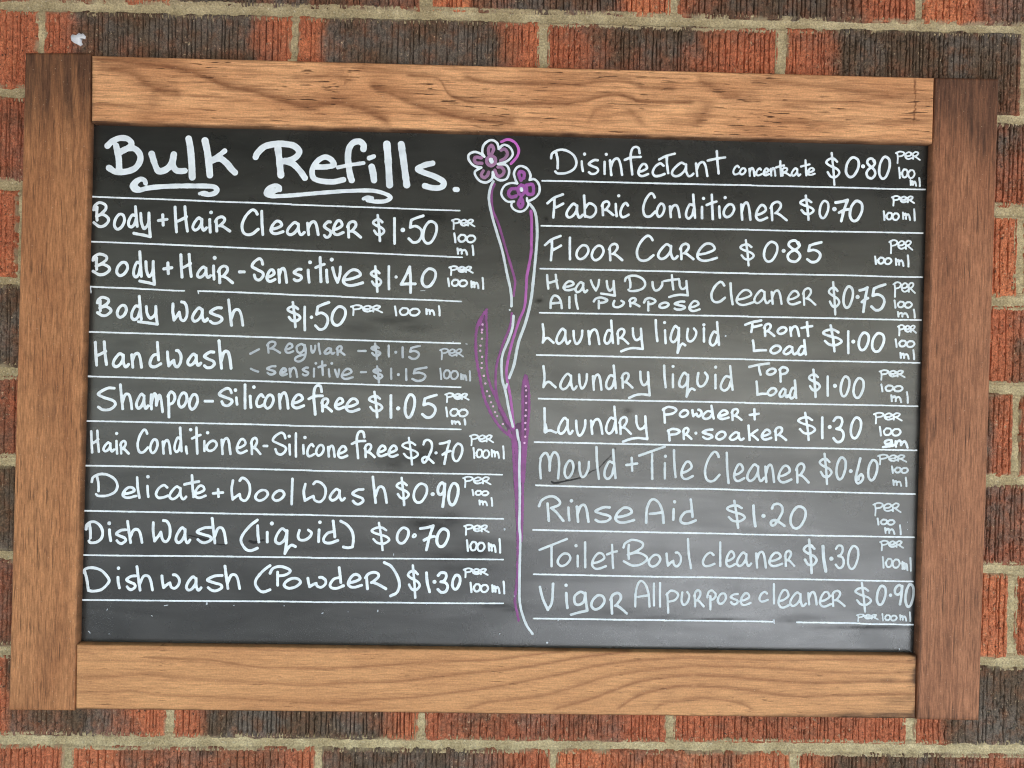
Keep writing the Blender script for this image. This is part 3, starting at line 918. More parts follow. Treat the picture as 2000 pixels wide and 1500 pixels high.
def ink_mesh(name, strokes, mat, layer=0.00018, cell=0.8, ink=.9, seed=1, label=None, rough=.35, gaps=0.0):
    """solid ink: union of all pen strokes, edge found by a distance field on the panel plane"""
    lo = np.min([s.min(0) - w for s, w, c in strokes], 0) - 2
    hi = np.max([s.max(0) + w for s, w, c in strokes], 0) + 2
    nx, ny = ((hi - lo) / cell).astype(int) + 2
    D = np.full((nx, ny), 9.0)
    T = np.zeros((nx, ny))
    for k, (s, w, cl) in enumerate(strokes):
        P = spline(s, .8, cl)
        rad = w / 2 * (1 + .16 * (vn(np.arange(len(P)) / 9., np.full(len(P), k * 3.7), seed) - .5))
        n = int(w / 2 / cell) + 4
        tone = ink + .5 * (vn(np.arange(len(P)) / 14., np.full(len(P), k * 1.3), seed + 5) - .6)
        for q, r, tn in zip(P, rad, tone):
            i0, j0 = ((q - lo) / cell).astype(int)
            a, b = max(i0 - n, 0), min(i0 + n + 1, nx)
            c, d = max(j0 - n, 0), min(j0 + n + 1, ny)
            gx = lo[0] + np.arange(a, b)[:, None] * cell - q[0]
            gy = lo[1] + np.arange(c, d)[None, :] * cell - q[1]
            dd = np.sqrt(gx * gx + gy * gy) - r
            sub = D[a:b, c:d]
            m = dd < sub
            sub[m] = dd[m]
            T[a:b, c:d][dd < .4] = tn
    ii, jj = np.meshgrid(np.arange(nx), np.arange(ny), indexing='ij')
    X = lo[0] + ii * cell
    Y = lo[1] + jj * cell
    D = D + rough * (vn(X / 1.6, Y / 1.6, seed + 9) - .5) + .25 * (vn(X / 5, Y / 5, seed + 10) - .5)
    if gaps:
        D = D + 8 * sstep(1 - gaps, 1 - gaps + .05, fbm(X / 6, Y / 4, seed + 12))
    gx, gy = np.gradient(D, cell)
    nrm = np.maximum(np.hypot(gx, gy), .35)
    out = D > 0
    sh = np.clip(D, 0, 1.6)
    X = np.where(out, X - sh * gx / nrm, X)
    Y = np.where(out, Y - sh * gy / nrm, Y)
    ins = ~out
    q = ins[:-1, :-1] | ins[1:, :-1] | ins[1:, 1:] | ins[:-1, 1:]
    far = (D > 1.6)
    q &= ~(far[:-1, :-1] | far[1:, :-1] | far[1:, 1:] | far[:-1, 1:])
    a = (ii * ny + jj)[:-1, :-1][q]
    F = np.stack([a, a + 1, a + ny + 1, a + ny], 1)
    use = np.unique(F)
    re = np.zeros(nx * ny, np.int64)
    re[use] = np.arange(len(use))
    F = re[F]
    px = np.stack([X.ravel()[use], Y.ravel()[use]], 1)
    P = on_plane(px, PANEL_Y)
    dep = np.clip(-D.ravel()[use], 0, 1.2) / 1.2
    P[:, 1] = PANEL_Y - layer - .00010 * dep
    o = mesh_obj(name, P - SO, F, mat, panel, {'ink': T.ravel()[use]})
    o.visible_shadow = True
    if label: o['label'] = label
    return o


ROWS = [
    ('Body + Hair Cleanser $1.50 per 100 ml', WHITE, 32, '''@A B:100,765,275,1025 o:302,880,432,1052 d:440,805,560,1030 y:492,862,685,1125 +:735,885,845,1012 H:893,805,1048,1078
     a:1070,915,1230,1060 I:1235,930,1268,1080 .:1262,875 R:1290,905,1458,1070 C:1545,840,1735,1105 I:1742,850,1782,1105
     @B e:-70,945,78,1095 a:92,960,285,1105 n:285,950,425,1105 s:450,945,545,1130 e:540,940,665,1105 R:680,950,835,1130 w=28 $:930,890,1065,1165 w=31 1:1135,920,1170,1190 w=38 .:1234,1046
     w=30 5:1272,890,1445,1180 0:1415,955,1580,1190 w=27 per:1705,930,1942,1045 100:1720,1070,1955,1175 ml:1755,1190,1940,1300'''),
    ('Body + Hair - Sensitive $1.40 per 100ml', WHITE, 32, '''@A B:92,1268,285,1495 o:325,1350,462,1505 d:490,1245,600,1520 y:550,1335,725,1590 +:788,1355,892,1485 H:950,1270,1085,1520
     a:1115,1395,1270,1522 I:1272,1385,1305,1540 .:1297,1318 R:1320,1385,1485,1575 -:1525,1440,1600,1470 S:1645,1315,1785,1548
     @B e:-108,1420,0,1560 n:5,1405,115,1570 s:155,1410,260,1555 I:295,1425,335,1570 .:328,1362 t:370,1300,480,1565 I:475,1425,512,1568 .:540,1335 v:535,1395,640,1570 e:635,1420,855,1600
     w=28 $:910,1390,1035,1660 1:1078,1390,1118,1635 .:1168,1505 w=31 4:1200,1395,1368,1670 0:1405,1415,1570,1615 w=27 per:1680,1390,1925,1495 100:1660,1510,1875,1605 ml:1890,1505,2035,1630'''),
    ('Body Wash $1.50 per 100 ml', WHITE, 32, '''@C B:135,190,298,395 o:330,270,450,412 d:470,180,600,435 y:535,275,755,480 Ww:872,235,1045,445 a:1065,295,1240,450 s:1235,285,1385,470 h:1415,215,1590,490
     @D w=29 $:95,240,245,505 1:255,285,298,535 .:342,398 w=31 5:360,235,525,530 0:525,285,690,490 w=27 per:720,270,1040,385 100:1140,285,1412,390 ml:1450,280,1610,390'''),
    ('Handwash', WHITE, 33, '''@C H:115,625,258,880 a:292,740,470,895 n:470,735,600,900 dc:650,630,785,895 w:815,710,985,895 a:1020,745,1175,880 s:1178,715,1310,905 h:1322,615,1475,910'''),
    ('faded Regular $1.15, sensitive $1.15 per 100ml', FAINT, 25, '''@C /:1635,700,1740,765 ~:1640,890,1732,940 R:1800,625,1945,755 s2:1795,862,1900,968
     @D e:75,645,175,755 gl:165,650,300,840 u:325,665,392,752 I:400,645,440,765 a:460,690,575,765 R:580,670,675,775 -:790,712,880,742 $:915,645,1025,820 1:1075,665,1118,792 .:1165,740 1:1212,680,1252,800 5:1280,665,1410,815
     e:25,885,112,975 n:115,880,215,990 s:245,875,322,975 I2:355,890,378,988 .:385,848 t:400,820,490,972 I:500,895,530,988 .:540,848 v:562,898,622,992 e:625,890,755,1010 -:815,918,885,950 $:935,868,1045,1045
     1:1100,890,1140,1010 .:1190,958 1:1250,895,1285,1020 5:1310,875,1475,1030 per:1590,695,1830,818 100:1585,890,1785,1010 ml:1790,915,1905,1025'''),
    ('Shampoo - Silicone free $1.05 per 100 ml', WHITE, 31, '''@C s:140,1065,345,1315 h:360,1045,505,1305 a:520,1135,660,1300 m:660,1125,805,1335 p:828,1115,925,1385 o:930,1125,1040,1290 o:1035,1140,1145,1310 -:1190,1200,1290,1235
     S:1325,1080,1480,1275 I:1496,1170,1530,1262 .:1500,1110 1:1575,1045,1612,1300 I:1630,1155,1665,1292 .:1680,1080 c:1690,1140,1790,1282 o:1770,1145,1885,1300
     @D n:10,1120,130,1300 e:140,1140,280,1295 f:303,1050,465,1358 R:428,1180,552,1328 e:560,1175,672,1305 e:665,1180,820,1330 w=28 $:890,1115,1045,1385 w=31 1:1098,1150,1138,1390 w=36 .:1188,1288 w=31 0:1240,1145,1365,1390
     5:1405,1140,1575,1390 w=27 per:1640,1130,1885,1235 100:1640,1270,1880,1375 ml:1700,1385,1860,1455'''),
    ('Hair Conditioner - Silicone free $2.70 per 100ml', WHITE, 28, '''@E H:78,-5,180,228 a:200,110,325,218 I:325,95,358,240 .:340,33 R:365,95,468,240 C:530,-12,655,230 o:655,80,752,235 n:775,85,880,240 d:892,-35,990,225
     I:1005,150,1040,240 .:1062,-4 t:1065,-35,1170,240 1:1180,95,1212,215 .:1228,25 o:1205,95,1330,215 n:1350,65,1465,245 e:1500,75,1620,235 R:1640,65,1755,245 -:1765,140,1820,170
     @F S:-50,15,105,250 I:115,130,145,250 .:125,60 1:172,20,208,270 I:250,135,278,240 .:278,72 c:288,125,378,265 o:375,135,475,260 n:490,140,582,270 e:588,145,702,280 f:725,0,880,285 R:850,125,970,275 e:975,140,1085,265 e:1082,140,1195,270
     w=24 $:1215,65,1395,345 w=27 2:1410,85,1545,332 .:1558,222 7:1582,95,1708,340 0:1708,125,1828,315 w=25 @K per:380,35,625,155 100:410,165,590,280 ml:590,150,735,285'''),
    ('Delicate + Wool Wash $0.90 per 100 ml', WHITE, 29, '''@E D:80,415,365,655 e:385,545,540,672 I:525,450,578,672 I:628,535,662,662 .:645,455 c:710,525,855,672 a:845,540,1030,685 t:990,430,1155,665 e:1090,530,1220,672 +:1270,565,1390,662
     W:1445,455,1655,700 o:1680,575,1830,700 o:1850,580,1990,700 @F I2:132,465,172,735 W:248,490,495,712 a:510,565,678,697 s2:725,560,860,735 h:925,445,1092,720 w=27 $:1160,455,1305,742 w=29 0:1325,515,1485,720
     w=36 .:1525,625 w=32 9:1560,500,1668,760 0:1665,510,1790,745 w=25 @K per:315,445,600,565 100:400,575,582,645 ml:470,655,622,748'''),
    ('Dish Wash (liquid) $0.70 per 100ml', WHITE, 31, '''@E D:25,880,220,1112 I:255,960,297,1092 .:268,910 s2:320,955,442,1120 h:430,878,605,1110 Ww:680,870,880,1102 a:905,940,1068,1112 s2:1105,930,1278,1112 h:1255,848,1425,1115 (:1535,865,1727,1190
     I:1702,920,1742,1105 1:1795,985,1825,1105 .:1855,912 @F q:-32,950,198,1218 u2:195,960,358,1086 I2:395,960,432,1102 .:425,900 dc:445,875,612,1115 )b:615,875,768,1162 w=26 $:915,895,1115,1182 w=30 0:1162,945,1305,1118
     w=19 o:1320,1008,1372,1056 w=31 7:1390,920,1552,1182 0:1550,955,1695,1152 w=27 @K per:325,915,580,1030 100:345,1065,545,1190 ml:560,1055,700,1205'''),
    ('Dishwash (Powder) $1.30 per 100ml', WHITE, 31, '''@G Dj:100,530,380,785 I:438,625,482,752 .:458,548 s2:520,605,635,770 h:620,520,808,775 w:860,600,1068,757 a:1108,620,1278,775 s2:1305,600,1482,782 h:1480,515,1658,760 (:1775,510,1950,792
     @H P:25,518,255,728 o:160,635,350,757 w:385,625,598,747 dc:610,530,768,757 e:785,595,945,747 R:955,575,1182,762 ):1140,480,1318,832 w=28 $:1370,510,1512,847 w=31 I:1548,580,1612,792 w=35 .:1643,682 w=31 3:1655,580,1787,797 0:1803,605,1908,768
     w=27 @L per:320,540,570,645 100:380,680,580,790 ml:595,670,740,805'''),
    ('Disinfectant concentrate $0.80 per 100 ml', WHITE, 27, '''@M D:165,150,445,405 I:468,265,505,382 .:508,205 s:535,245,655,410 1:690,270,718,410 .:720,208 n:740,235,890,420 f:890,125,1070,415 e:1020,290,1140,430 c:1160,285,1300,430 T:1225,190,1400,402
     a:1350,280,1582,432 n:1580,270,1722,430 t:1700,165,1892,405 w=23 @N c:50,310,130,412 o:115,335,190,412 n:205,330,278,428 c:275,335,345,422 e:345,335,418,422 n:415,330,482,425 t:470,265,565,428 R:525,330,625,425 a:620,335,725,425 t:712,255,815,422 e:775,330,865,417
     w=25 $:955,185,1108,515 w=29 0:1145,230,1300,442 w=33 .:1328,325 w=28 8:1345,235,1467,452 0:1470,225,1602,457 w=25 per:1640,170,1890,300 100:1665,330,1842,447 ml:1780,430,1895,527'''),
    ('Fabric Conditioner $0.70 per 100ml', WHITE, 28, '''@M F:135,580,315,835 a:320,680,500,835 b:485,600,635,832 R:665,655,800,812 I:800,680,835,822 .:842,612 c:845,670,950,830 C:1065,580,1210,827 o:1200,680,1300,827 n:1325,690,1452,832 d:1485,590,1605,845 1:1638,710,1672,842 .:1670,638
     t:1690,590,1808,852 I:1810,705,1842,837 .:1880,630 o:1853,685,1982,832 @N n:122,665,242,857 e:268,690,402,862 R:413,660,592,862 w=27 $:700,600,857,857 0:890,655,1002,842 w=36 .:1048,742 w=31 7:1045,640,1197,872 0:1183,655,1335,872
     w=26 per:1600,605,1835,717 100:1515,755,1690,857 ml:1705,735,1847,862'''),
    ('Floor Care $0.85 per 100ml', WHITE, 28, '''@M F:110,985,295,1252 1:345,1010,385,1242 o:415,1085,560,1242 o:565,1090,707,1252 R:735,1070,887,1252 C:1002,995,1192,1257 a:1215,1075,1428,1240 R:1430,1070,1582,1242 e:1593,1065,1812,1257
     w=25 @N $:115,1035,272,1302 w=28 0:345,1055,505,1267 w=34 .:552,1150 w=30 8:572,1035,737,1267 5:763,1050,932,1272 w=26 per:1575,1035,1817,1182 100:1430,1195,1617,1288 ml:1635,1185,1787,1312'''),
    ('Heavy Duty All Purpose Cleaner $0.75 per 100 ml', MIDW, 26, '''@O H:128,72,262,230 e:290,135,425,245 a:410,145,545,264 v:558,122,662,247 y:655,130,818,298 D:888,80,1115,252 u:1155,140,1285,247 t:1275,75,1440,237 y2:1320,130,1532,312
     A:165,275,300,420 1:342,290,378,417 I:408,270,457,427 P:588,295,745,422 u2:775,325,905,410 R:935,300,1055,402 P:1078,300,1215,442 o:1225,345,1342,417 s:1372,330,1502,434 e:1518,328,1643,447 w=28 C:1730,145,1890,362
     @P I:20,155,68,382 w=25 e:78,220,265,387 a:255,225,428,370 n:420,225,545,377 e:580,230,722,382 R:730,205,872,387 $:980,145,1107,482 w=28 0:1122,190,1242,417 w=36 .:1274,300 w=30 7:1280,195,1387,457 5:1390,160,1557,442
     w=26 per:1615,145,1842,307 100:1620,325,1817,414 ml:1655,415,1850,512'''),
    ('Laundry liquid Front Load $1.00 per 100 ml', WHITE, 27, '''@O J:82,555,217,762 a:222,600,378,767 u:385,615,502,767 n:530,605,667,772 d:690,520,802,767 R:815,600,947,767 y2:850,595,1092,842 I:1190,515,1232,742 I:1282,615,1312,762 .:1290,550 q:1330,572,1502,857 u2:1495,595,1612,742
     1:1658,595,1690,747 .:1673,572 d:1718,535,1838,785 w=14 .:1885,680 w=28 @P F:165,515,352,652 R:350,550,472,692 o:480,585,592,672 n:600,575,717,692 t:715,535,842,692 L:232,715,392,842 o:410,765,537,862 a:540,770,692,870 d:680,710,785,877
     $:920,565,1132,842 1:1163,625,1202,860 w=34 .:1232,736 w=30 0:1270,640,1397,832 0:1400,645,1547,847 w=26 per:1660,565,1852,684 100:1630,705,1842,797 ml:1680,810,1842,917'''),
    ('Laundry liquid Top Load $1.00 per 100 ml', MIDW, 27, '''@O J:88,965,237,1197 a:260,1040,442,1212 u:440,1040,547,1202 n:575,1045,687,1217 d:705,960,830,1210 R:860,1030,987,1197 y2:928,1018,1160,1297 I:1272,960,1314,1192 1:1356,1045,1386,1192 .:1372,978 q:1413,1030,1594,1284 u2:1595,1025,1722,1182
     1:1770,1050,1802,1202 .:1788,985 d:1825,965,1972,1225 @P T:205,938,420,1072 o:375,990,487,1070 p:500,975,607,1137 L:270,1115,390,1270 o:385,1180,492,1272 a:500,1185,610,1287 d:600,1105,690,1302 $:785,1000,917,1287 1:962,1065,1002,1275
     w=34 .:1053,1168 w=28 0:1095,1070,1207,1282 0:1220,1085,1347,1297 w=26 per:1480,1005,1742,1117 100:1490,1145,1727,1230 ml:1590,1220,1782,1342'''),
    ('Laundry powder + pr. soaker $1.30 per 100 gm', WHITE, 27, '''@Q L:105,175,152,437 J:108,330,240,437 a:240,270,402,447 u:410,290,532,462 n:555,280,697,447 d:705,160,838,445 R:838,262,972,447 y2:868,250,1137,524 p:1262,163,1420,337 o:1425,195,1532,282 w:1545,190,1662,277 d:1650,150,1787,302 e:1800,195,1927,302
     @R R:33,182,152,312 +:210,185,320,307 @Q p:1310,378,1452,512 R:1458,368,1562,497 .:1595,430 s2:1645,380,1767,497 o:1780,405,1897,502 @R a:15,410,172,507 k:193,345,312,507 e:325,385,442,502 R:455,360,587,507 w=26 $:680,220,872,507 w=29 1:908,265,950,490
     w=34 .:1002,370 w=29 3:1018,265,1152,527 0:1193,270,1322,492 w=26 per:1425,220,1712,342 100:1475,360,1707,462 g:1510,485,1630,577 m:1630,490,1777,582'''),
    ('Mould + Tile Cleaner $0.60 per 100 ml', GREY, 27, '''@Q M:58,605,277,882 o:300,690,412,877 u:440,695,567,867 I:610,555,662,887 d:688,580,828,887 +:905,660,1032,807 /:1030,550,1302,660 1:1150,622,1186,887 1:1278,710,1306,882 .:1298,655 I:1368,585,1410,870 e:1440,695,1577,887 C:1668,605,1837,910 I:1883,610,1927,927
     @R e:55,720,177,907 a:185,725,370,907 n:358,725,472,917 e:488,735,637,920 R:663,715,807,922 w=26 $:890,620,1032,937 w=28 0:1053,660,1172,892 w=34 .:1207,800 w=28 6:1240,665,1342,930 0:1363,685,1480,902 w=25 per:1465,630,1757,742 100:1595,745,1777,827 ml:1610,855,1767,957'''),
    ('Rinse Aid $1.20 per 100 ml', GREY, 29, '''@Q Rc:52,1033,312,1297 I:338,1145,372,1292 .:380,1090 n:416,1115,562,1307 s:597,1133,777,1307 e:793,1143,1002,1314 A:1098,1063,1297,1317 I2:1360,1160,1392,1287 .:1388,1100 dc:1430,1065,1605,1322
     w=27 @R $:-17,1080,187,1364 w=31 I:243,1125,290,1350 w=38 .:355,1237 w=29 2:410,1108,572,1347 0:603,1138,782,1372 w=25 per:1420,1100,1702,1242 100:1455,1255,1647,1332 ml:1530,1320,1712,1427'''),
    ('Toilet Bowl cleaner $1.30 per 100ml', GREY, 26, '''@S /:58,352,347,480 1:168,420,204,640 o:233,495,382,637 1:428,515,454,642 .:425,428 1:498,385,530,650 e:568,488,727,664 t:716,408,834,657 B:873,360,1130,632 o:1123,508,1260,642 w:1290,485,1462,640 I:1503,350,1562,660 c:1650,485,1787,637 1:1816,385,1850,637
     e:1878,472,1990,642 @U a:85,485,245,637 n:268,475,392,652 e:398,485,547,637 R:553,468,667,637 w=28 $:733,358,887,707 w=36 I:918,420,982,692 w=38 .:1018,555 w=26 3:1043,418,1152,657 0:1166,425,1294,667 w=25 per:1485,370,1727,482 100:1505,530,1697,652 ml:1700,540,1807,682'''),
    ('Vigor All purpose cleaner $0.90 per 100ml', GREY, 25, '''@S w=29 V:60,788,217,1067 I:316,880,354,1047 .:328,815 g:363,868,550,1114 o:560,902,717,1062 R:748,878,932,1102 w=25 A:993,763,1157,1032 1:1168,788,1202,1022 1:1228,783,1262,1032 p:1298,858,1437,1092 u2:1443,868,1542,1012 R:1568,853,1682,1032 P:1695,855,1802,1060 o:1797,885,1900,1007
     @U s2:20,885,115,1012 e:120,880,237,1017 c:303,868,407,982 1:440,793,474,1002 e:488,848,622,1042 a:605,875,780,1027 n:778,868,887,1012 e:893,868,1022,1032 R:1013,858,1157,1027 $:1238,783,1417,1082 w=28 0:1448,813,1562,1017 w=30 .:1595,912 w=28 9:1623,800,1732,1012 0:1728,798,1835,1037
     w=22 per:1258,1090,1477,1172 100:1503,1088,1667,1167 ml:1678,1072,1802,1172'''),
]
def clusters(st, gap):
    bx = [np.r_[s.min(0) - w / 2, s.max(0) + w / 2] for s, w, c in st]
    lab = list(range(len(st)))
    for i in range(len(st)):
        for j in range(i):
            a, b = bx[i], bx[j]
            if max(a[0] - b[2], b[0] - a[2]) < gap and max(a[1] - b[3], b[1] - a[3]) < gap and lab[i] != lab[j]:
                o, n_ = lab[i], lab[j]
                lab = [n_ if q == o else q for q in lab]
    return [[st[i] for i in range(len(st)) if lab[i] == u] for u in sorted(set(lab))]


for k, (txt, mat, w, data) in enumerate(ROWS):
    cl = clusters(parse(data, w), 16)
    big = max(range(len(cl)), key=lambda i: len(cl[i]))
    for i, c_ in enumerate(cl):
        ink_mesh('lettering', c_, mat, ink=.92, seed=100 + k * 13 + i, label='handwritten row beginning with ' + txt if i == big else None)

# heading, traced
def traced(tile, lst):
    ox, oy = TILE[tile]
    return [(np.asarray(p, float) / 5 + (ox, oy), w / 5, False) for p, w in lst]


head = traced('A', [
    ([(335, 225), (352, 300), (362, 370), (364, 445)], 66), ([(250, 225), (300, 178), (370, 150), (440, 155), (482, 190), (475, 225), (425, 262), (375, 285)], 58),
    ([(375, 285), (440, 252), (510, 250), (560, 295), (572, 350), (550, 410), (500, 455), (420, 478), (330, 478), (265, 440)], 60),
    ([(682, 305), (712, 400), (740, 462), (778, 472), (830, 450), (875, 400), (898, 310)], 62), ([(898, 310), (890, 400), (915, 458), (960, 472), (1005, 468)], 58),
    ([(1043, 155), (1060, 250), (1073, 400), (1078, 530)], 68), ([(1203, 175), (1225, 280), (1240, 400), (1250, 510)], 66),
    ([(1395, 275), (1330, 325), (1265, 368)], 50), ([(1265, 368), (1345, 348), (1410, 390), (1460, 450), (1495, 485)], 64),
    ([(622, 588), (612, 562), (575, 550), (525, 570), (493, 612), (510, 650), (552, 660), (640, 638), (750, 625), (900, 618), (1100, 616), (1230, 618), (1290, 625), (1320, 652), (1300, 685), (1240, 700), (1180, 694)], 48),
    ([(560, 560), (530, 590), (528, 620), (550, 640)], 40), ([(1150, 692), (1190, 680), (1225, 688)], 34)])
head += traced('B', [
    ([(-203, 335), (-180, 290), (-110, 230), (0, 205), (80, 207), (170, 225), (222, 280), (190, 335), (120, 368), (45, 378)], 62), ([(15, 258), (27, 350), (37, 450), (43, 510)], 68),
    ([(85, 372), (160, 400), (230, 470), (278, 538)], 62),
    ([(380, 430), (480, 430), (560, 412), (535, 360), (475, 335), (410, 365), (360, 430), (348, 490), (370, 545), (450, 570), (560, 575), (655, 555)], 54),
    ([(850, 255), (850, 215), (810, 182), (750, 195), (710, 250), (698, 340), (708, 440), (722, 520), (735, 560)], 62), ([(600, 436), (700, 415), (850, 392)], 36),
    ([(905, 345), (950, 328)], 46), ([(930, 430), (945, 500), (953, 560)], 66), ([(1078, 210), (1090, 350), (1105, 605)], 70), ([(1218, 210), (1245, 400), (1272, 605)], 68),
    ([(1525, 395), (1450, 412), (1378, 448), (1430, 482), (1540, 522), (1625, 570), (1632, 608), (1590, 635), (1510, 632), (1448, 615)], 56), ([(1745, 650), (1765, 652)], 50),
    ([(35, 655), (30, 625), (-20, 612), (-80, 640), (-105, 690), (-60, 715), (30, 715), (150, 708), (300, 695), (500, 678), (700, 665), (930, 662), (1060, 692), (1115, 730), (1060, 765), (960, 768), (890, 755)], 40),
    ([(25, 650), (-20, 668), (-80, 690)], 44), ([(850, 742), (890, 728), (935, 735)], 36), ([(-35, 650), (-60, 660)], 40)])
ink_mesh('lettering', head, WHITE, ink=.86, seed=5, label='large bold heading reading Bulk Refills with curled underlines')

# ruled lines
RULES = [((175, 384), (898, 411.3)), ((175, 471.5), (903, 502)), ((173, 560), (360, 567.5)), ((387, 568.3), (901, 588.3)), ((170, 647.5), (899, 670.5)),
         ((168, 734.5), (900, 756)), ((166, 822), (900, 838)), ((162, 909), (981, 926.5)), ((161, 997.5), (983, 1012.5)), ((159, 1084), (983, 1092.3)),
         ((160, 1172), (983, 1178)), ((1059, 353), (1807, 369.7)), ((1057, 441), (1802, 455)), ((1055, 525), (1801, 540.8)), ((1054, 610.5), (1799, 624.7)),
         ((1048, 693), (1796, 708.4)), ((1052, 778.5), (1792, 793)), ((1044, 863), (1790, 879)), ((1047, 948), (1787, 964)), ((1041, 1035), (1785, 1049)),
         ((1042, 1121.5), (1783, 1135)), ((1042, 1208), (1511, 1213.5)), ((1556, 1215), (1783, 1219.5))]
for k, (a, b) in enumerate(RULES):
    a, b = np.array(a, float), np.array(b, float)
    n = 12
    t = np.linspace(0, 1, n)[:, None]
    P = a + (b - a) * t
    P[:, 1] += .9 * (vn(np.arange(n) * .8, np.full(n, k), 3) - .5)
    st = [(P[:7], 3.3, False), (P[6:] + (0, .5), 3.1, False)]
    if k in (0, 3, 4): st.append((np.array([a, a + (1, 5)]), 2.5, False))
    if k == 2: st.append((np.array([a + (4, 1), a + (5, 12)]), 2.2, False))
    ink_mesh('ruled_line', st, WHITE, cell=.8, ink=1.0, seed=300 + k * 7, rough=.5)

# flowers
fl_white = traced('I', [
    ([(530, 330), (510, 290), (520, 225), (560, 182), (610, 170), (655, 200), (670, 255)], 24), ([(670, 255), (720, 215), (780, 240), (808, 300), (785, 345), (740, 380), (662, 403)], 24),
    ([(662, 403), (740, 412), (772, 470), (750, 542), (690, 562), (635, 535), (612, 480)], 24), ([(612, 480), (605, 545), (550, 582), (490, 570), (447, 522), (440, 475), (500, 437)], 25),
    ([(500, 437), (430, 420), (380, 365), (378, 312), (430, 285), (485, 298), (530, 330)], 24), ([(595, 362), (600, 378)], 42),
    ([(850, 592), (828, 540), (820, 490), (845, 440), (890, 422), (950, 450), (980, 510), (972, 557)], 24), ([(972, 557), (1020, 552), (1062, 600), (1068, 670), (1030, 728), (955, 765), (945, 735)], 24),
    ([(955, 765), (960, 800), (930, 848), (880, 868), (825, 850), (795, 812), (802, 775), (820, 768)], 22), ([(820, 768), (755, 768), (705, 720), (697, 670), (730, 612), (790, 588), (850, 592)], 22), ([(890, 645), (893, 658)], 34)])
fl_mauve = traced('I', [
    ([(572, 305), (572, 250), (600, 220), (620, 255), (605, 300)], 32), ([(692, 265), (730, 257), (755, 300), (732, 345), (688, 370)], 32), ([(505, 395), (450, 390), (432, 360), (450, 335), (500, 342)], 34),
    ([(520, 468), (500, 510), (528, 535), (558, 515), (572, 482)], 32), ([(632, 462), (662, 518), (702, 510), (722, 470), (695, 432), (662, 432)], 32),
    ([(595, 322), (558, 350), (558, 395), (595, 418), (632, 395), (635, 345), (595, 322)], 34)])
fl_purple = traced('I', [
    ([(888, 560), (866, 505), (882, 475), (918, 492), (915, 540)], 34), ([(890, 608), (862, 640), (868, 690), (900, 705), (918, 660), (905, 612)], 34), ([(940, 608), (1002, 605), (1005, 690), (950, 692), (942, 640)], 34),
    ([(838, 642), (790, 648), (766, 690), (790, 725), (838, 715)], 34), ([(884, 738), (862, 790), (885, 825), (905, 790), (896, 742)], 34)])
fl_pink = traced('I', [([(695, 185), (760, 162), (828, 192), (865, 260), (850, 328), (790, 400)], 26)])
ink_mesh('flower_drawing', fl_white, WHITE, layer=.00030, ink=.85, seed=41, label='white outlines of the two drawn flowers')
ink_mesh('flower_drawing', fl_mauve, MAUVE, ink=.9, seed=42, label='mauve petals of the upper drawn flower')
ink_mesh('flower_drawing', fl_purple, mat_ink('violet_chalk_ink', (0.33, 0.085, 0.35), (0.17, 0.05, 0.19)), ink=.9, seed=43, label='violet petals of the lower drawn flower')
ink_mesh('flower_drawing', fl_pink, PINK, ink=1, seed=44, label='pink arc beside the upper drawn flower')

stw = traced('I', [([(618, 572), (588, 640), (575, 750), (608, 920), (650, 1065), (705, 1250), (755, 1490), (780, 1600), (794, 1700), (795, 1790)], 26)])
stw += traced('J', [([(815, 385), (803, 500), (765, 620), (712, 750), (698, 850), (704, 1000), (735, 1120), (770, 1300), (808, 1465)], 25), ([(1012, 0), (985, 230), (935, 440), (862, 650), (820, 860), (772, 990)], 29), ([(750, 1050), (732, 1100)], 24),
                    ([(777, 327), (778, 328)], 18)])
stw += traced('I', [([(975, 795), (1020, 860), (1040, 950), (1045, 1120), (1022, 1400), (1012, 1505)], 28)])
stw += traced('K', [([(848, 0), (860, 80), (876, 160), (871, 400), (876, 600), (874, 800), (872, 940), (880, 1040), (878, 1200), (873, 1440), (872, 1620), (882, 1720), (905, 1810), (945, 1910), (1000, 1988)], 25)])
ink_mesh('stem_drawing', stw, GREY, layer=.00032, ink=.95, seed=51, label='white drawn flower stems')
stp = traced('I', [([(985, 860), (992, 980), (990, 1150), (985, 1280), (945, 1495)], 28)]) + traced('J', [([(945, -5), (925, 280), (870, 430), (803, 640), (755, 850), (748, 980), (780, 1150), (800, 1300), (818, 1480)], 26)])
ink_mesh('stem_drawing', stp, mat_ink('magenta_chalk_ink', (0.40, 0.10, 0.38), (0.2, .055, .19)), layer=.00022, ink=.9, seed=52, label='pink drawn flower stem')
stq = traced('I', [([(628, 600), (600, 690), (612, 850), (672, 1000), (755, 1280), (815, 1480), (830, 1560), (815, 1690)], 24)])
stq += traced('J', [([(798, 360), (782, 480), (705, 680), (652, 860), (640, 1020), (655, 1180), (700, 1300), (775, 1440), (800, 1500)], 24)])
ink_mesh('stem_drawing', stq, PURPLE, ink=.6, seed=53, gaps=0.0, label='dark purple drawn stem')
lf = traced('J', [
    ([(555, 322), (490, 415), (452, 540), (450, 760), (482, 960), (530, 1180), (602, 1350), (700, 1490), (780, 1560)], 26), ([(552, 330), (548, 400), (556, 560), (550, 800), (562, 960), (602, 1100), (682, 1260), (772, 1440), (800, 1500)], 22),
    ([(620, 1120), (680, 1270), (760, 1430)], 30), ([(530, 350), (505, 420), (485, 470)], 22),
    ([(932, 972), (908, 1080), (905, 1300), (905, 1500)], 26), ([(937, 972), (962, 1100), (966, 1300), (950, 1490)], 26), ([(934, 985), (932, 1050)], 40)])
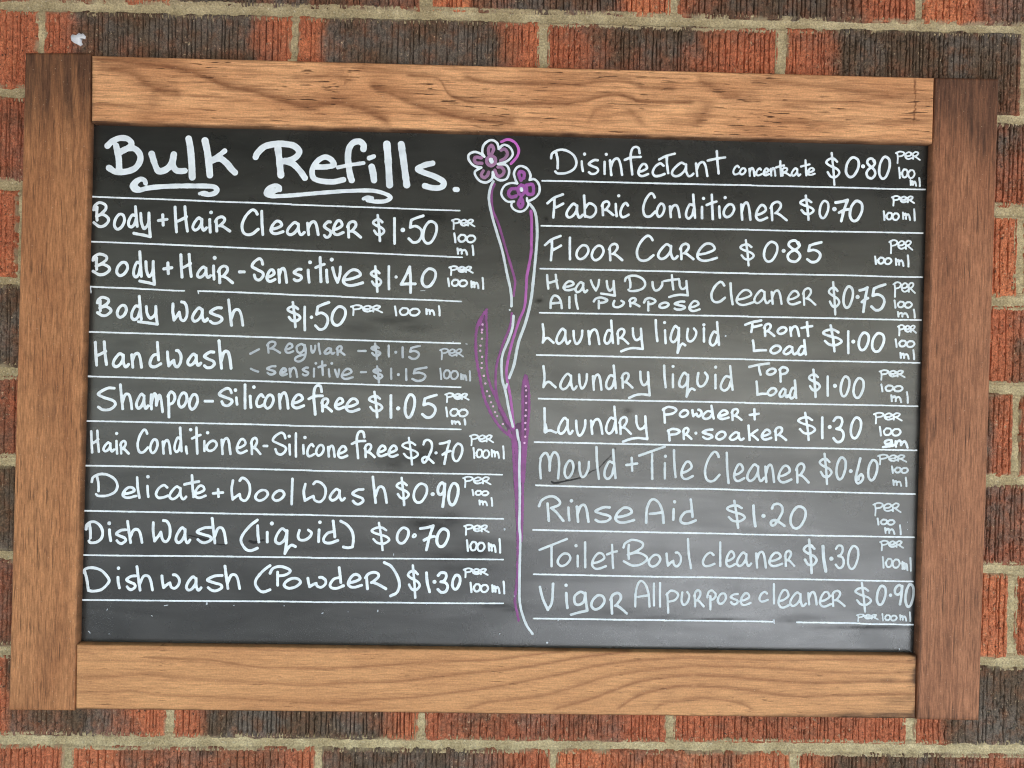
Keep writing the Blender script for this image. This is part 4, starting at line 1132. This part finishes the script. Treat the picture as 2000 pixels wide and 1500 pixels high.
lf += traced('K', [([(905, 0), (905, 100), (900, 300), (890, 500)], 30), ([(955, -20), (940, 120), (922, 350), (905, 560), (900, 800), (890, 1080)], 26), ([(925, 100), (915, 350), (905, 500)], 40),
                   ([(770, 10), (805, 100), (818, 300), (830, 500), (842, 700), (852, 900), (858, 1100), (855, 1300), (850, 1450), (835, 1580), (830, 1680), (850, 1780), (865, 1860)], 24),
                   ([(815, 0), (835, 120), (848, 300), (850, 500)], 34), ([(845, 500), (855, 700), (862, 900)], 26)])
lfill = traced('K', [([(878, -20), (872, 250)], 118), ([(872, 250), (868, 550)], 98), ([(868, 550), (868, 850)], 72), ([(866, 850), (868, 1120)], 50)])
lfill += traced('J', [([(935, 1010), (937, 1250), (930, 1500)], 62), ([(690, 1300), (770, 1470)], 50), ([(520, 400), (505, 520)], 40)])
ink_mesh('leaf_drawing', lfill, mat_ink('smudged_purple_chalk_ink', (0.155, 0.042, 0.145), (0.045, 0.020, 0.045)), layer=.00006, ink=.55, seed=56, rough=3.0, label='smudged purple fill of the drawn leaves')
lf = [(p, w * 1.1, c) for p, w, c in lf]
ink_mesh('leaf_drawing', lf, PURPLE, layer=.00012, ink=.62, seed=54, rough=2.0, label='purple drawn leaves and stem shading')
dots = traced('J', [([p], 22) for p in [(512, 470), (508, 520), (505, 548), (507, 608), (493, 675), (490, 725), (508, 785), (505, 845), (503, 893), (525, 970), (540, 1045), (555, 1120), (580, 1168), (595, 1228), (615, 1268), (635, 1325),
                                         (655, 1362), (710, 1440), (933, 1072), (937, 1112), (937, 1170), (938, 1235), (936, 1305), (932, 1360), (930, 1430), (930, 1492), (930, 1565), (922, 1625)]])
ink_mesh('leaf_drawing', dots, mat_ink('pale_pink_chalk_ink', (0.66, 0.40, 0.62), (0.45, .27, .42)), layer=.00026, ink=.95, seed=55, label='pale pink dots along the drawn leaves')

# black pen marks left on the panel and white specks
bk = traced('Q', [([(188, 905), (215, 918), (260, 912)], 19), ([(240, 915), (400, 882), (480, 862)], 15), ([(480, 862), (560, 812), (640, 775)], 9), ([(650, 770), (700, 715), (770, 645)], 9), ([(805, 570), (812, 590)], 7)])
bk2 = traced('E', [([(1042, 1028), (1100, 1040), (1150, 1055)], 12), ([(1150, 1050), (1200, 1066), (1240, 1076)], 18), ([(1290, 1102), (1340, 1116), (1415, 1120)], 11), ([(1640, 1085), (1680, 1098), (1720, 1090)], 24), ([(1720, 1085), (1775, 1075)], 18)])
ink_mesh('pen_mark', bk, BLACK, layer=.00012, ink=1, seed=61, rough=1.2, label='black pen stroke under the white writing, right column')
for k, c_ in enumerate(clusters(bk2, 30)):
    ink_mesh('pen_mark', c_, BLACK, layer=.00012, ink=1, seed=63 + k, rough=1.2)
sp = traced('G', [([(1322, 888), (1320, 898)], 18), ([(905, 915), (940, 908)], 10), ([(350, 948), (345, 958)], 10), ([(165, 1165), (180, 1180)], 10), ([(1580, 912), (1590, 910)], 8), ([(365, 1190)], 9), ([(780, 1012), (790, 1015)], 8)])
sp += traced('H', [([(1090, 960), (1088, 972)], 12), ([(545, 990), (555, 985)], 12), ([(175, 915)], 12), ([(1565, 895)], 12), ([(1245, 408), (1243, 420)], 10), ([(800, 975)], 8)])
sp += traced('L', [([(1140, 1275), (1146, 1276)], 16), ([(822, 820)], 14), ([(727, 165), (726, 172)], 17), ([(675, 1190), (682, 1186)], 8), ([(1245, 1045), (1250, 1055)], 14)])
sp += traced('U', [([(455, 1155), (455, 1170)], 22), ([(462, 1185)], 14), ([(1680, 1435), (1682, 1445)], 12), ([(740, 1215)], 9), ([(1760, 198)], 10), ([(1762, 272)], 10)])
sp += traced('A', [([(50, 702)], 10)]) + traced('D', [([(1720, 638), (1730, 640)], 9), ([(1850, 658), (1862, 660)], 10), ([(1405, 140), (1450, 138)], 7)])
for k, c_ in enumerate(clusters(sp, 8)):
    ink_mesh('chalk_speck', c_, FAINT, layer=.0002, ink=1.1, seed=70 + k, rough=.8)

# white paint fleck stuck on a brick, above the upper left corner
def fleck():
    q = np.array([(394, 205), (402, 192), (425, 196), (440, 182), (452, 190), (462, 186), (476, 200), (472, 216), (456, 214), (452, 240), (444, 254), (430, 244), (412, 238), (398, 226)], float) / 2.857
    f = on_plane(q, WALL_Y - .0016)
    b = f.copy()
    b[:, 1] = WALL_Y + .0022
    c = f.mean(0)
    n = len(f)
    V = np.vstack([f, b, c[None]]) - OFF
    k = np.arange(n)
    k2 = (k + 1) % n
    F = np.vstack([np.stack([k, k2, np.full(n, 2 * n)], 1), np.stack([k2, k, n + k], 1), np.stack([k2, n + k, n + k2], 1)])
    o = mesh_obj('paint_fleck', V, F, mat_flat('white_flake', (.80, .80, .84), .7, 400), wall, smooth=False)
    o['label'] = 'small white paint flake stuck on a brick'


fleck()
